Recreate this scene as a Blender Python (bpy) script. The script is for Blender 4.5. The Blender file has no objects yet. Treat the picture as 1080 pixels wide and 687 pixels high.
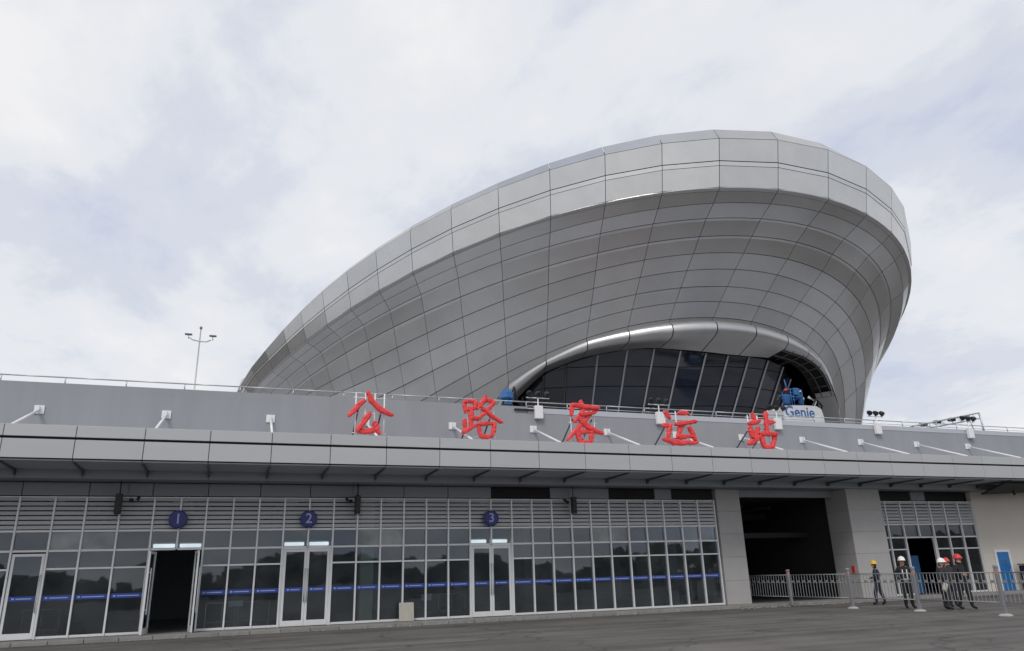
import bpy, bmesh, math, random
import numpy as np
from mathutils import Vector, Matrix, Euler
random.seed(7)
R = math.radians
sc = bpy.context.scene
C = sc.collection

# ---------------------------------------------------------------- camera
cam_d = bpy.data.cameras.new("camera")
cam = bpy.data.objects.new("camera", cam_d); C.objects.link(cam)
sc.camera = cam
cam_d.sensor_width = 36.0
cam_d.lens = 783.4 / 1080.0 * 36.0
cam_d.clip_start = 0.1; cam_d.clip_end = 3000.0
_p, _r, _y = 0.32255, -0.03035, 0.3621
_fw = Vector((math.sin(_y)*math.cos(_p), math.cos(_y)*math.cos(_p), math.sin(_p)))
_rt0 = Vector((math.cos(_y), -math.sin(_y), 0)); _up0 = _rt0.cross(_fw)
_rt = _rt0*math.cos(_r) + _up0*math.sin(_r)
_up = -_rt0*math.sin(_r) + _up0*math.cos(_r)
cam.matrix_world = Matrix(((_rt.x, _up.x, -_fw.x, 0), (_rt.y, _up.y, -_fw.y, 0), (_rt.z, _up.z, -_fw.z, 1.7), (0, 0, 0, 1)))

# ---------------------------------------------------------------- sky, sun, exposure
SUN_EL, SUN_AZ = 46.0, 214.0     # degrees, azimuth clockwise from +Y : behind the camera, to its left
w = bpy.data.worlds.new("World"); sc.world = w; w.use_nodes = True
nt = w.node_tree; nt.nodes.clear()
N = nt.nodes.new; Lk = nt.links.new
out = N('ShaderNodeOutputWorld'); bg = N('ShaderNodeBackground'); bg.inputs[1].default_value = 0.1
sky = N('ShaderNodeTexSky'); sky.sky_type = 'NISHITA'; sky.sun_disc = False
sky.sun_elevation = R(SUN_EL); sky.sun_rotation = R(SUN_AZ); sky.air_density = 1.3; sky.dust_density = 2.5
tc = N('ShaderNodeTexCoord'); sp = N('ShaderNodeSeparateXYZ'); Lk(tc.outputs['Generated'], sp.inputs[0])
def M(op, a, b=None, c=None):
    n = N('ShaderNodeMath'); n.operation = op
    for i, v in enumerate((a, b, c)):
        if v is None: continue
        if isinstance(v, (int, float)): n.inputs[i].default_value = v
        else: Lk(v, n.inputs[i])
    return n.outputs[0]
zz = M('ADD', M('MAXIMUM', sp.outputs[2], 0.0), 0.22)
px = M('DIVIDE', sp.outputs[0], zz); py = M('DIVIDE', sp.outputs[1], zz)
cb = N('ShaderNodeCombineXYZ'); Lk(px, cb.inputs[0]); Lk(py, cb.inputs[1])
def noise(scale, det, rough, off, dist=0.0):
    mp = N('ShaderNodeMapping'); mp.inputs['Location'].default_value = off; mp.inputs['Rotation'].default_value = (0, 0, 0.5); mp.inputs['Scale'].default_value = (1, 0.72, 1)
    Lk(cb.outputs[0], mp.inputs[0])
    n = N('ShaderNodeTexNoise'); n.inputs['Scale'].default_value = scale; n.inputs['Detail'].default_value = det
    n.inputs['Roughness'].default_value = rough; n.inputs['Distortion'].default_value = dist; Lk(mp.outputs[0], n.inputs['Vector']); return n.outputs['Fac']
def ramp(x, stops):
    n = N('ShaderNodeValToRGB'); e = n.color_ramp.elements
    while len(e) > 1: e.remove(e[-1])
    for i, (p_, c_) in enumerate(stops):
        q = e[0] if i == 0 else e.new(p_)
        q.position = p_; q.color = (*c_, 1)
    n.color_ramp.interpolation = 'EASE'
    Lk(x, n.inputs[0]); return n.outputs[0]
big = noise(1.0, 6, 0.52, (3.1, 1.7, 0), 0.3)
fine = noise(2.6, 8, 0.6, (7.3, 2.2, 4), 0.2)
shade = M('ADD', M('MULTIPLY', big, 0.52), M('MULTIPLY', fine, 0.48))
# cloud layer radiance (divided by the background strength)
cloud = ramp(shade, [(0.38, (5.5, 5.95, 7.3)), (0.455, (6.5, 6.85, 7.7)), (0.52, (7.75, 7.9, 8.3)), (0.61, (8.65, 8.6, 8.7))])
thick = ramp(noise(0.8, 5, 0.55, (11.3, 5.0, 2)), [(0.30, (0.80, 0.80, 0.80)), (0.45, (0.96, 0.96, 0.96))])
mx = N('ShaderNodeMix'); mx.data_type = 'RGBA'; Lk(thick, mx.inputs[0]); Lk(sky.outputs[0], mx.inputs[6]); Lk(cloud, mx.inputs[7])
Lk(mx.outputs[2], bg.inputs[0]); Lk(bg.outputs[0], out.inputs[0])
sun_d = bpy.data.lights.new("sun", 'SUN'); sun = bpy.data.objects.new("sun", sun_d); C.objects.link(sun)
sun_d.energy = 1.3; sun_d.angle = R(18); sun_d.color = (1.0, 0.955, 0.89)
_s = Vector((math.sin(R(SUN_AZ))*math.cos(R(SUN_EL)), math.cos(R(SUN_AZ))*math.cos(R(SUN_EL)), math.sin(R(SUN_EL))))
sun.rotation_euler = _s.to_track_quat('Z', 'Y').to_euler(); sun.location = _s*200
sc.view_settings.view_transform = 'Standard'; sc.view_settings.look = 'None'
sc.view_settings.exposure = 0.08; sc.view_settings.gamma = 1.0; sc.view_settings.use_curve_mapping = False

# ---------------------------------------------------------------- materials
def mat(name, col, rough=0.6, metal=0.0, var=0.0, vscale=3.0, bump=0.0, bscale=30.0, spec=0.5, rnd=0.0, emit=None, streak=None):
    m = bpy.data.materials.new(name); m.use_nodes = True
    t = m.node_tree; b = t.nodes['Principled BSDF']
    b.inputs['Base Color'].default_value = (*col, 1); b.inputs['Roughness'].default_value = rough
    b.inputs['Metallic'].default_value = metal; b.inputs['Specular IOR Level'].default_value = spec
    co = None
    if var or bump or streak:
        g = t.nodes.new('ShaderNodeNewGeometry')
        mp = t.nodes.new('ShaderNodeMapping'); t.links.new(g.outputs['Position'], mp.inputs[0])
        if streak: mp.inputs['Scale'].default_value = streak
        n = t.nodes.new('ShaderNodeTexNoise'); n.inputs['Scale'].default_value = vscale; n.inputs['Detail'].default_value = 6; n.inputs['Roughness'].default_value = 0.6
        t.links.new(mp.outputs[0], n.inputs['Vector'])
        mr = t.nodes.new('ShaderNodeMapRange'); mr.inputs[1].default_value = 0.3; mr.inputs[2].default_value = 0.7
        mr.inputs[3].default_value = 1-var; mr.inputs[4].default_value = 1+var; t.links.new(n.outputs['Fac'], mr.inputs[0])
        co = mr.outputs[0]
    if rnd:
        oi = t.nodes.new('ShaderNodeObjectInfo'); mr = t.nodes.new('ShaderNodeMapRange')
        mr.inputs[3].default_value = 1-rnd; mr.inputs[4].default_value = 1+rnd; t.links.new(oi.outputs['Random'], mr.inputs[0])
        if co is None: co = mr.outputs[0]
        else:
            mu = t.nodes.new('ShaderNodeMath'); mu.operation = 'MULTIPLY'; t.links.new(co, mu.inputs[0]); t.links.new(mr.outputs[0], mu.inputs[1]); co = mu.outputs[0]
    if co is not None:
        vm = t.nodes.new('ShaderNodeVectorMath'); vm.operation = 'SCALE'; vm.inputs[0].default_value = col; t.links.new(co, vm.inputs['Scale'])
        t.links.new(vm.outputs[0], b.inputs['Base Color'])
    if bump:
        n2 = t.nodes.new('ShaderNodeTexNoise'); n2.inputs['Scale'].default_value = bscale; n2.inputs['Detail'].default_value = 4
        t.links.new(g.outputs['Position'], n2.inputs['Vector'])
        bp = t.nodes.new('ShaderNodeBump'); bp.inputs['Strength'].default_value = bump; bp.inputs['Distance'].default_value = 0.02
        t.links.new(n2.outputs['Fac'], bp.inputs['Height']); t.links.new(bp.outputs[0], b.inputs['Normal'])
    if emit: b.inputs['Emission Color'].default_value = (*emit[0], 1); b.inputs['Emission Strength'].default_value = emit[1]
    return m
def glass(name, tint, through, rough=0.02, dirt=0.05, dcol=(0.20, 0.22, 0.23)):  # diffuse grey mixed in as painted haze on the panes
    m = bpy.data.materials.new(name); m.use_nodes = True; t = m.node_tree; t.nodes.clear()
    o = t.nodes.new('ShaderNodeOutputMaterial'); tr = t.nodes.new('ShaderNodeBsdfTransparent'); tr.inputs[0].default_value = (*[through*x for x in tint], 1)
    gl = t.nodes.new('ShaderNodeBsdfGlossy'); gl.inputs['Roughness'].default_value = rough; gl.inputs[0].default_value = (0.95, 0.97, 1, 1)
    df = t.nodes.new('ShaderNodeBsdfDiffuse'); df.inputs[0].default_value = (*dcol, 1)
    fr = t.nodes.new('ShaderNodeFresnel'); fr.inputs[0].default_value = 1.65
    g = t.nodes.new('ShaderNodeNewGeometry'); n = t.nodes.new('ShaderNodeTexNoise'); n.inputs['Scale'].default_value = 0.8; n.inputs['Detail'].default_value = 5
    t.links.new(g.outputs['Position'], n.inputs['Vector'])
    bp = t.nodes.new('ShaderNodeBump'); bp.inputs['Strength'].default_value = 0.02; bp.inputs['Distance'].default_value = 0.1
    n3 = t.nodes.new('ShaderNodeTexNoise'); n3.inputs['Scale'].default_value = 0.9; t.links.new(g.outputs['Position'], n3.inputs['Vector']); t.links.new(n3.outputs['Fac'], bp.inputs['Height'])
    t.links.new(bp.outputs[0], gl.inputs['Normal'])
    mr = t.nodes.new('ShaderNodeMapRange'); mr.inputs[1].default_value = 0.35; mr.inputs[2].default_value = 0.75; mr.inputs[3].default_value = dirt*0.3; mr.inputs[4].default_value = dirt
    t.links.new(n.outputs['Fac'], mr.inputs[0])
    m1 = t.nodes.new('ShaderNodeMixShader'); t.links.new(mr.outputs[0], m1.inputs[0]); t.links.new(tr.outputs[0], m1.inputs[1]); t.links.new(df.outputs[0], m1.inputs[2])
    m2 = t.nodes.new('ShaderNodeMixShader'); t.links.new(fr.outputs[0], m2.inputs[0]); t.links.new(m1.outputs[0], m2.inputs[1]); t.links.new(gl.outputs[0], m2.inputs[2])
    t.links.new(m2.outputs[0], o.inputs[0]); return m
MT = dict(
 dome_rim=mat('brushed_aluminium_rim', (0.585, 0.58, 0.565), 0.27, 1.0, 0.05, 0.6, 0.10, 0.5, rnd=0.06),
 dome_under=mat('brushed_aluminium_underside', (0.67, 0.675, 0.68), 0.31, 0.95, 0.05, 0.5, 0.08, 0.6, rnd=0.06),
 dome_lip=mat('polished_aluminium_lip', (0.55, 0.55, 0.55), 0.42, 1.0, 0.04, 1.0, rnd=0.03),
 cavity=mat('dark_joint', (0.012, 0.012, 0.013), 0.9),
 dome_roof=mat('dome_roof_sheet', (0.45, 0.45, 0.45), 0.5, 0.6),
 steel=mat('raw_steel', (0.12, 0.12, 0.125), 0.55, 0.5),
 glass_dark=mat('dark_tinted_glass', (0.018, 0.024, 0.038), 0.05, 0.0, spec=0.85, rnd=0.25),
 dome_mullion=mat('dome_mullion_grey', (0.45, 0.46, 0.49), 0.42, 0.5),
 parapet=mat('grey_render', (0.305, 0.317, 0.338), 0.75, 0, 0.06, 1.3, 0.12, 60, streak=(1, 1, 0.12)),
 coping=mat('pale_coping', (0.40, 0.415, 0.45), 0.6, 0, 0.03, 1.0),
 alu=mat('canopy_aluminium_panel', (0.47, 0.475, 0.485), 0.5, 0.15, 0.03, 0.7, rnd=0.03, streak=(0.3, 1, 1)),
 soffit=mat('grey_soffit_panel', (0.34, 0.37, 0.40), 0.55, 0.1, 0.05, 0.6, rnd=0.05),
 wallgrey=mat('dark_grey_wall_panel', (0.25, 0.26, 0.29), 0.55, 0.1, 0.05, 0.8, rnd=0.05),
 vent=mat('black_vent', (0.02, 0.02, 0.022), 0.7),
 bracket=mat('canopy_bracket_paint', (0.10, 0.11, 0.12), 0.5, 0.3),
 white=mat('white_paint', (0.80, 0.80, 0.80), 0.45),
 galv=mat('galvanised_rail', (0.55, 0.56, 0.58), 0.4, 0.6, 0.06, 6.0),
 silver=mat('silver_frame_paint', (0.74, 0.75, 0.76), 0.42, 0.15, 0.04, 2.0),
 louvre=mat('louvre_slat_paint', (0.46, 0.465, 0.48), 0.45, 0.2, 0.05, 1.5, rnd=0.04),
 pier=mat('grey_granite', (0.40, 0.39, 0.385), 0.6, 0, 0.05, 1.2, 0.15, 90, rnd=0.035),
 pier_dark=mat('grey_granite_joint', (0.16, 0.155, 0.15), 0.9),
 beige=mat('beige_render', (0.62, 0.58, 0.52), 0.8, 0, 0.04, 0.5, 0.1, 70),
 bay_dark=mat('unlit_bay_concrete', (0.045, 0.045, 0.048), 0.85, 0, 0.15, 0.6),  # interior grey darkened so the deep opening looks unlit
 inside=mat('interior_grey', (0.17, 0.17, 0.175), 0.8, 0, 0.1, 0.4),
 inside_floor=mat('interior_floor', (0.22, 0.215, 0.21), 0.25, 0, 0.08, 0.8),
 cream=mat('cream_column', (0.72, 0.70, 0.46), 0.6),
 glassf=glass('storefront_glass', (0.78, 0.86, 0.92), 0.92, dirt=0.22),
 glass_film=glass('frosted_transom_glass', (0.8, 0.9, 0.92), 0.5, 0.12, dirt=0.75, dcol=(0.5, 0.52, 0.52)),
 stripe=mat('blue_safety_film', (0.03, 0.065, 0.30), 0.35),
 stripe_t=mat('pale_blue_print', (0.35, 0.45, 0.75), 0.5),
 disc=mat('navy_number_disc', (0.022, 0.030, 0.17), 0.4, 0, 0.03, 9.0),
 disc_n=mat('lilac_numeral', (0.42, 0.42, 0.80), 0.4),
 lampw=mat('lit_air_curtain', (0.85, 0.87, 0.85), 0.5, emit=((1, 0.97, 0.88), 1.5)),  # glow added so the white strip over a door looks bright
 black=mat('black_plastic', (0.014, 0.014, 0.016), 0.45),
 greyp=mat('grey_plastic', (0.20, 0.20, 0.21), 0.5),
 red=mat('red_wrapped_letter', (0.82, 0.06, 0.062), 0.5, 0, 0.20, 7.0, 0.6, 14),
 kerb=mat('weathered_kerb', (0.25, 0.24, 0.225), 0.85, 0, 0.16, 4.0, 0.3, 40, rnd=0.08),
 membrane=mat('roof_membrane', (0.30, 0.30, 0.305), 0.8, 0, 0.15, 0.5),
 fencep=mat('fence_bar_paint', (0.33, 0.34, 0.35), 0.5, 0.4, 0.08, 6.0),
 board=mat('raw_fibre_board', (0.44, 0.42, 0.37), 0.8, 0, 0.06, 6.0),
 concrete=mat('pale_concrete', (0.42, 0.41, 0.39), 0.85, 0, 0.12, 5.0, 0.3, 40),
 postgrey=mat('grey_post_paint', (0.22, 0.225, 0.24), 0.6, 0, 0.06, 8.0),
 orange=mat('orange_reflective_tape', (0.42, 0.24, 0.18), 0.6),
 bluecap=mat('blue_post_cap', (0.24, 0.29, 0.36), 0.5),
 blue=mat('blue_door_paint', (0.01, 0.16, 0.46), 0.45, 0, 0.08, 2.0),
 bluedk=mat('deep_blue_panel', (0.008, 0.08, 0.21), 0.5),
 skin=mat('skin', (0.42, 0.25, 0.17), 0.6),
 hair=mat('black_hair', (0.012, 0.010, 0.009), 0.6),
 cloth_black=mat('black_cloth', (0.016, 0.016, 0.019), 0.9, 0, 0.2, 9.0),
 cloth_navy=mat('navy_cloth', (0.02, 0.026, 0.045), 0.9, 0, 0.2, 9.0),
 cloth_dkgrey=mat('charcoal_cloth', (0.035, 0.035, 0.038), 0.9, 0, 0.2, 9.0),
 cloth_blue=mat('blue_workwear', (0.02, 0.09, 0.26), 0.85, 0, 0.15, 9.0),
 cloth_olive=mat('olive_workwear', (0.10, 0.11, 0.04), 0.85, 0, 0.15, 9.0),
 h_yellow=mat('yellow_helmet', (0.72, 0.44, 0.03), 0.35),
 h_white=mat('white_helmet', (0.82, 0.82, 0.80), 0.35),
 h_red=mat('red_helmet', (0.62, 0.03, 0.03), 0.35),
 reflect=mat('pale_reflective_band', (0.55, 0.57, 0.52), 0.4),
 tan=mat('tan_folder', (0.55, 0.40, 0.22), 0.7),
 lift=mat('white_machine_paint', (0.62, 0.63, 0.64), 0.4, 0, 0.05, 3.0),
 lift_blue=mat('blue_machine_paint', (0.02, 0.12, 0.32), 0.4, 0, 0.1, 4.0),
 lift_txt=mat('blue_machine_lettering', (0.02, 0.12, 0.34), 0.5),
 mark=mat('worn_white_marking', (0.34, 0.33, 0.31), 0.8, 0, 0.25, 9.0),
 treeback=mat('far_tree_foliage', (0.05, 0.06, 0.035), 0.9, 0, 0.4, 0.5),  # for the unseen trees added behind the camera
)

# ---------------------------------------------------------------- helpers
WP = {}           # world position of every empty
def tag(o, label=None, cat=None, group=None, kind=None):
    if label: o['label'] = label
    if cat: o['category'] = cat
    if group: o['group'] = group
    if kind: o['kind'] = kind
    return o
def thing(name, loc, label, cat, group=None, rz=0.0):
    o = bpy.data.objects.new(name, None); C.objects.link(o); o.location = loc; o.rotation_euler = (0, 0, rz)
    o.empty_display_size = 0.3; WP[o.name] = Vector(loc)
    return tag(o, label, cat, group)
def wpos(o):
    return WP.get(o.name, Vector((0, 0, 0))) if o else Vector((0, 0, 0))
def link(name, me, parent=None, loc=(0, 0, 0), rot=(0, 0, 0), m=None):
    """loc is a world place (parents here are unrotated unless local coordinates are meant)"""
    if m is not None and not me.materials: me.materials.append(m)
    o = bpy.data.objects.new(name, me); C.objects.link(o)
    o.parent = parent; o.location = Vector(loc) - wpos(parent); o.rotation_euler = rot
    WP[o.name] = Vector(loc)
    return o
_cache = {}
def box_me(size, m, bev=0.0):
    k = (tuple(round(s, 4) for s in size), m.name, round(bev, 4))
    if k in _cache: return _cache[k]
    bm = bmesh.new(); bmesh.ops.create_cube(bm, size=1.0)
    for v in bm.verts: v.co = Vector((v.co.x*size[0], v.co.y*size[1], v.co.z*size[2]))
    if bev: bmesh.ops.bevel(bm, geom=list(bm.edges), offset=bev, segments=1, affect='EDGES', profile=0.5)
    me = bpy.data.meshes.new('box'); bm.to_mesh(me); bm.free(); me.materials.append(m); _cache[k] = me
    return me
def box(name, lo, hi, m, parent=None, bev=0.0, rot=(0, 0, 0)):
    size = [hi[i]-lo[i] for i in range(3)]; c = [(hi[i]+lo[i])/2 for i in range(3)]
    return link(name, box_me(size, m, bev), parent, c, rot)
def mesh(name, V, F, m, parent=None, smooth=False, loc=(0, 0, 0)):
    me = bpy.data.meshes.new(name); me.from_pydata([tuple(v) for v in V], [], F); me.materials.append(m)
    if smooth: me.polygons.foreach_set('use_smooth', [True]*len(me.polygons))
    me.update(); return link(name, me, parent, loc)
def tube_geo(pts, rads, seg=8, flat=None, caps=True):
    """rings along a polyline; flat=(axis vector, factor) squashes along an axis"""
    V, F = [], []; n = len(pts); P = [Vector(p) for p in pts]
    if isinstance(rads, (int, float)): rads = [rads]*n
    t0 = (P[1]-P[0]).normalized(); ref = Vector((0, 0, 1)) if abs(t0.z) < .9 else Vector((0, 1, 0))
    for i in range(n):
        t = (P[min(i+1, n-1)]-P[max(i-1, 0)]).normalized()
        a = t.cross(ref)
        if a.length < 1e-3: a = t.cross(Vector((1, 0, 0)))
        a.normalize(); b = a.cross(t)
        for k in range(seg):
            an = 2*math.pi*k/seg; d = a*math.cos(an)*rads[i]+b*math.sin(an)*rads[i]
            if flat: ax = Vector(flat[0]); d = d - ax*(d.dot(ax))*(1-flat[1])
            V.append(P[i]+d)
    for i in range(n-1):
        for k in range(seg):
            k2 = (k+1) % seg; F.append((i*seg+k, i*seg+k2, (i+1)*seg+k2, (i+1)*seg+k))
    if caps: F.append(tuple(range(seg-1, -1, -1))); F.append(tuple((n-1)*seg+k for k in range(seg)))
    return V, F
def tube(name, pts, r, m, parent=None, seg=8, smooth=True, flat=None):
    o0 = Vector(pts[0]); V, F = tube_geo([Vector(p)-o0 for p in pts], r, seg, flat)
    return mesh(name, V, F, m, parent, smooth, o0)
def merge(geos):
    V, F = [], []
    for v, f in geos:
        n = len(V); V += list(v); F += [tuple(i+n for i in q) for q in f]
    return V, F
def box_geo(lo, hi):
    x0, y0, z0 = lo; x1, y1, z1 = hi
    V = [Vector(p) for p in ((x0, y0, z0), (x1, y0, z0), (x1, y1, z0), (x0, y1, z0), (x0, y0, z1), (x1, y0, z1), (x1, y1, z1), (x0, y1, z1))]
    return V, [(0, 3, 2, 1), (4, 5, 6, 7), (0, 1, 5, 4), (1, 2, 6, 5), (2, 3, 7, 6), (3, 0, 4, 7)]
def lathe_geo(prof, seg=16, c=(0, 0, 0)):
    V, F = [], []; c = Vector(c); n = len(prof)
    for r, z in prof:
        for k in range(seg): a = 2*math.pi*k/seg; V.append(c+Vector((r*math.cos(a), r*math.sin(a), z)))
    for i in range(n-1):
        for k in range(seg): k2 = (k+1) % seg; F.append((i*seg+k, i*seg+k2, (i+1)*seg+k2, (i+1)*seg+k))
    F.append(tuple(range(seg-1, -1, -1))); F.append(tuple((n-1)*seg+k for k in range(seg)))
    return V, F
def text_me(body, size, extrude, m, bold=0.0):
    cu = bpy.data.curves.new('text', 'FONT'); cu.body = body; cu.size = size; cu.extrude = extrude; cu.offset = bold
    cu.align_x = 'CENTER'; cu.align_y = 'CENTER'
    o = bpy.data.objects.new('tmp_text', cu); C.objects.link(o)
    dg = bpy.context.evaluated_depsgraph_get(); me = bpy.data.meshes.new_from_object(o.evaluated_get(dg))
    bpy.data.objects.remove(o); bpy.data.curves.remove(cu); me.materials.clear(); me.materials.append(m); return me

# ================================================================ THE GROUND
def ground():
    me = bpy.data.meshes.new('ground'); S = 1500
    me.from_pydata([(-S, -S, 0), (S, -S, 0), (S, S, 0), (-S, S, 0)], [], [(0, 1, 2, 3)])
    m = bpy.data.materials.new('asphalt'); m.use_nodes = True; t = m.node_tree; b = t.nodes['Principled BSDF']
    g = t.nodes.new('ShaderNodeNewGeometry')
    def nz(scale, det, sx=1, sy=1, rough=.6, off=(0, 0, 0)):
        mp = t.nodes.new('ShaderNodeMapping'); mp.inputs['Scale'].default_value = (sx, sy, 1); mp.inputs['Location'].default_value = off; t.links.new(g.outputs['Position'], mp.inputs[0])
        n = t.nodes.new('ShaderNodeTexNoise'); n.inputs['Scale'].default_value = scale; n.inputs['Detail'].default_value = det; n.inputs['Roughness'].default_value = rough
        t.links.new(mp.outputs[0], n.inputs['Vector']); return n.outputs['Fac']
    def rp(x, stops):
        n = t.nodes.new('ShaderNodeValToRGB'); e = n.color_ramp.elements
        while len(e) > 1: e.remove(e[-1])
        for i, (p_, c_) in enumerate(stops):
            q = e[0] if i == 0 else e.new(p_)
            q.position = p_; q.color = (*c_, 1)
        t.links.new(x, n.inputs[0]); return n.outputs[0]
    def mul(a, b_):
        n = t.nodes.new('ShaderNodeMix'); n.data_type = 'RGBA'; n.blend_type = 'MULTIPLY'; n.inputs[0].default_value = 1
        t.links.new(a, n.inputs[6]); t.links.new(b_, n.inputs[7]); return n.outputs[2]
    base = rp(nz(0.35, 7, 1, 0.6), [(0.30, (0.100, 0.095, 0.089)), (0.5, (0.128, 0.120, 0.112)), (0.72, (0.158, 0.149, 0.138))])
    stain = rp(nz(0.55, 4, 0.55, 1.2, .55, (4, 9, 0)), [(0.28, (0.58, 0.58, 0.58)), (0.42, (0.95, 0.95, 0.95)), (0.6, (1, 1, 1)), (0.72, (1.2, 1.19, 1.17))])
    track = rp(nz(1.0, 3, 0.06, 1.1, .5, (2, 3, 0)), [(0.35, (0.74, 0.74, 0.74)), (0.6, (1.12, 1.11, 1.09))])
    grain = rp(nz(45, 3), [(0.3, (0.75, 0.75, 0.75)), (0.7, (1.25, 1.25, 1.25))])
    t.links.new(mul(mul(mul(base, stain), track), grain), b.inputs['Base Color']); b.inputs['Roughness'].default_value = 0.82; b.inputs['Specular IOR Level'].default_value = 0.35
    vo = t.nodes.new('ShaderNodeTexVoronoi'); vo.feature = 'DISTANCE_TO_EDGE'; vo.inputs['Scale'].default_value = 0.22; vo.inputs['Randomness'].default_value = 1
    wv = t.nodes.new('ShaderNodeVectorMath'); wv.operation = 'MULTIPLY_ADD'; nn = t.nodes.new('ShaderNodeTexNoise'); nn.inputs['Scale'].default_value = 1.2; nn.inputs['Detail'].default_value = 5
    t.links.new(g.outputs['Position'], nn.inputs['Vector']); t.links.new(nn.outputs['Color'], wv.inputs[0]); wv.inputs[1].default_value = (1.6, 1.6, 0); t.links.new(g.outputs['Position'], wv.inputs[2]); t.links.new(wv.outputs[0], vo.inputs['Vector'])
    crack = rp(vo.outputs['Distance'], [(0.0, (0.55, 0.55, 0.55)), (0.006, (0.75, 0.75, 0.75)), (0.012, (1, 1, 1))])
    t.links.new(mul(mul(mul(mul(base, stain), track), grain), crack), b.inputs['Base Color'])
    bp = t.nodes.new('ShaderNodeBump'); bp.inputs['Strength'].default_value = 0.5; bp.inputs['Distance'].default_value = 0.01
    t.links.new(nz(60, 3), bp.inputs['Height']); t.links.new(bp.outputs[0], b.inputs['Normal'])
    me.materials.append(m); o = link('ground', me); tag(o, 'dark stained asphalt forecourt in front of the bus station', kind='structure'); return o
ground()
pav = box('pavement', (-30, 28.95, -0.05), (60, 30.0, 0.104), MT['kerb'])
tag(pav, 'narrow pale concrete step along the foot of the glass front', kind='structure')
for k in range(66):
    x = -18 + k*1.0
    box('kerb_stone', (x+.008, 28.70, -0.03), (x+.992, 28.94, 0.115 + random.uniform(-.004, .004)), MT['kerb'], pav, 0.012)
# worn marking and pale spill patches on the asphalt
V, F = [], []
for k in range(170):
    x = random.uniform(20.5, 28.5) if k < 120 else random.uniform(-4, 20); y = random.gauss(28.25, .28) if k < 120 else random.gauss(28.45, .12); r = random.uniform(.012, .05)
    b0 = len(V); V += [Vector((x+r*random.uniform(.6, 1.3)*a, y+r*random.uniform(.6, 1.3)*b, .005+r*.7*c)) for a, b, c in ((1, 0, .4), (0, 1, .3), (-1, 0, .5), (0, -1, .3), (0, 0, 1), (0, 0, -.1))]
    F += [(b0+q[0], b0+q[1], b0+q[2]) for q in ((0, 1, 4), (1, 2, 4), (2, 3, 4), (3, 0, 4), (1, 0, 5), (2, 1, 5), (3, 2, 5), (0, 3, 5))]
o = mesh('rubble', V, F, MT['concrete']); tag(o, 'scattered pale rubble crumbs along the kerb by the dark opening', 'rubble', kind='stuff')
for (x, y, l, wd, a) in ((6.15, 21.1, 1.15, .07, -.05), (13.9, 24.9, .7, .05, .1), (1.0, 25.6, .5, .12, .2)):
    me = bpy.data.meshes.new('mark'); me.from_pydata([(-l/2, -wd/2, 0), (l/2, -wd*.3, 0), (l/2*.95, wd/2, 0), (-l/2*.9, wd*.35, 0)], [], [(0, 1, 2, 3)])
    o = link('painted_mark', me, None, (x, y, 0.004), (0, 0, a), MT['mark']); tag(o, kind='structure')

# ================================================================ STATION BUILDING (walls, parapet, piers, hall behind the glass)
YG = 30.13                 # plane of the glass front
bld = thing('bus_station_hall', (20, 30, 0), 'long low grey station hall with stone piers, plain parapet and flat roof', 'building')
X0, X1 = -24.0, 58.0
box('parapet_wall', (X0, 30.0, 5.22), (X1, 30.32, 8.40), MT['parapet'], bld)
box('parapet_top', (X0, 30.05, 8.403), (12.0, 30.32, 8.70), MT['parapet'], bld)
# pale sloping coping band, right-hand part of the parapet
V = [(12.003, 29.985, 8.403), (X1, 29.985, 8.403), (X1, 30.06, 8.66), (12.003, 30.06, 8.66), (12.003, 30.32, 8.70), (X1, 30.32, 8.70), (12.003, 30.32, 8.403), (X1, 30.32, 8.403)]
mesh('coping', V, [(0, 1, 2, 3), (3, 2, 5, 4), (4, 5, 7, 6), (6, 7, 1, 0), (0, 3, 4, 6), (1, 7, 5, 2)], MT['coping'], bld)
box('roof', (X0, 30.33, 8.0), (X1, 110, 8.35), MT['membrane'], bld)
box('ceiling', (X0, 30.34, 5.1), (X1, 46, 5.3), MT['inside'], bld)
box('rear_wall', (X0, 42.0, 0.0), (22.4, 42.3, 5.09), MT['inside'], bld)
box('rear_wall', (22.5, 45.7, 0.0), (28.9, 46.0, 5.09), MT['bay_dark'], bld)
box('rear_wall', (29.0, 42.0, 0.0), (X1, 42.3, 5.09), MT['inside'], bld)
box('side_wall', (X0, 30.35, 0.0), (X0+.3, 110, 7.99), MT['parapet'], bld)
box('side_wall', (X1-.3, 30.35, 0.0), (X1, 110, 7.99), MT['parapet'], bld)
box('rear_wall', (X0, 110.01, 0), (X1, 110.3, 8.3), MT['parapet'], bld)
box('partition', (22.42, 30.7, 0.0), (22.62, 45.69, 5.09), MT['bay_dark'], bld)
box('bay_lining', (29.1, 30.75, 0.12), (29.19, 45.6, 5.09), MT['bay_dark'], bld)  # dark sheets over the bay surfaces, its shade put into their colour
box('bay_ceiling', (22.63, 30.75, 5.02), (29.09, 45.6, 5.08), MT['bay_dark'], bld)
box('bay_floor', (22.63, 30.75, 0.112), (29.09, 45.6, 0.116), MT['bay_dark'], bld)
box('partition', (29.2, 30.75, 0.0), (29.4, 41.99, 5.09), MT['inside'], bld)
box('floor', (X0+.3, 30.28, -0.02), (X1-.3, 45.6, 0.11), MT['inside_floor'], bld)
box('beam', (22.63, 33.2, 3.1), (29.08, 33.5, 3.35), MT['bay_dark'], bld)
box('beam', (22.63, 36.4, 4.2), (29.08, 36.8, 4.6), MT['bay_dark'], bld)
for x in (23.6, 25.4, 27.2): tube('duct', [(x, 33.6, 4.7), (x, 45.0, 4.7)], .10, MT['bay_dark'], bld, 10)
box('door_slab', (24.2, 45.62, .12), (25.4, 45.69, 2.2), MT['greyp'], bld)
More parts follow.
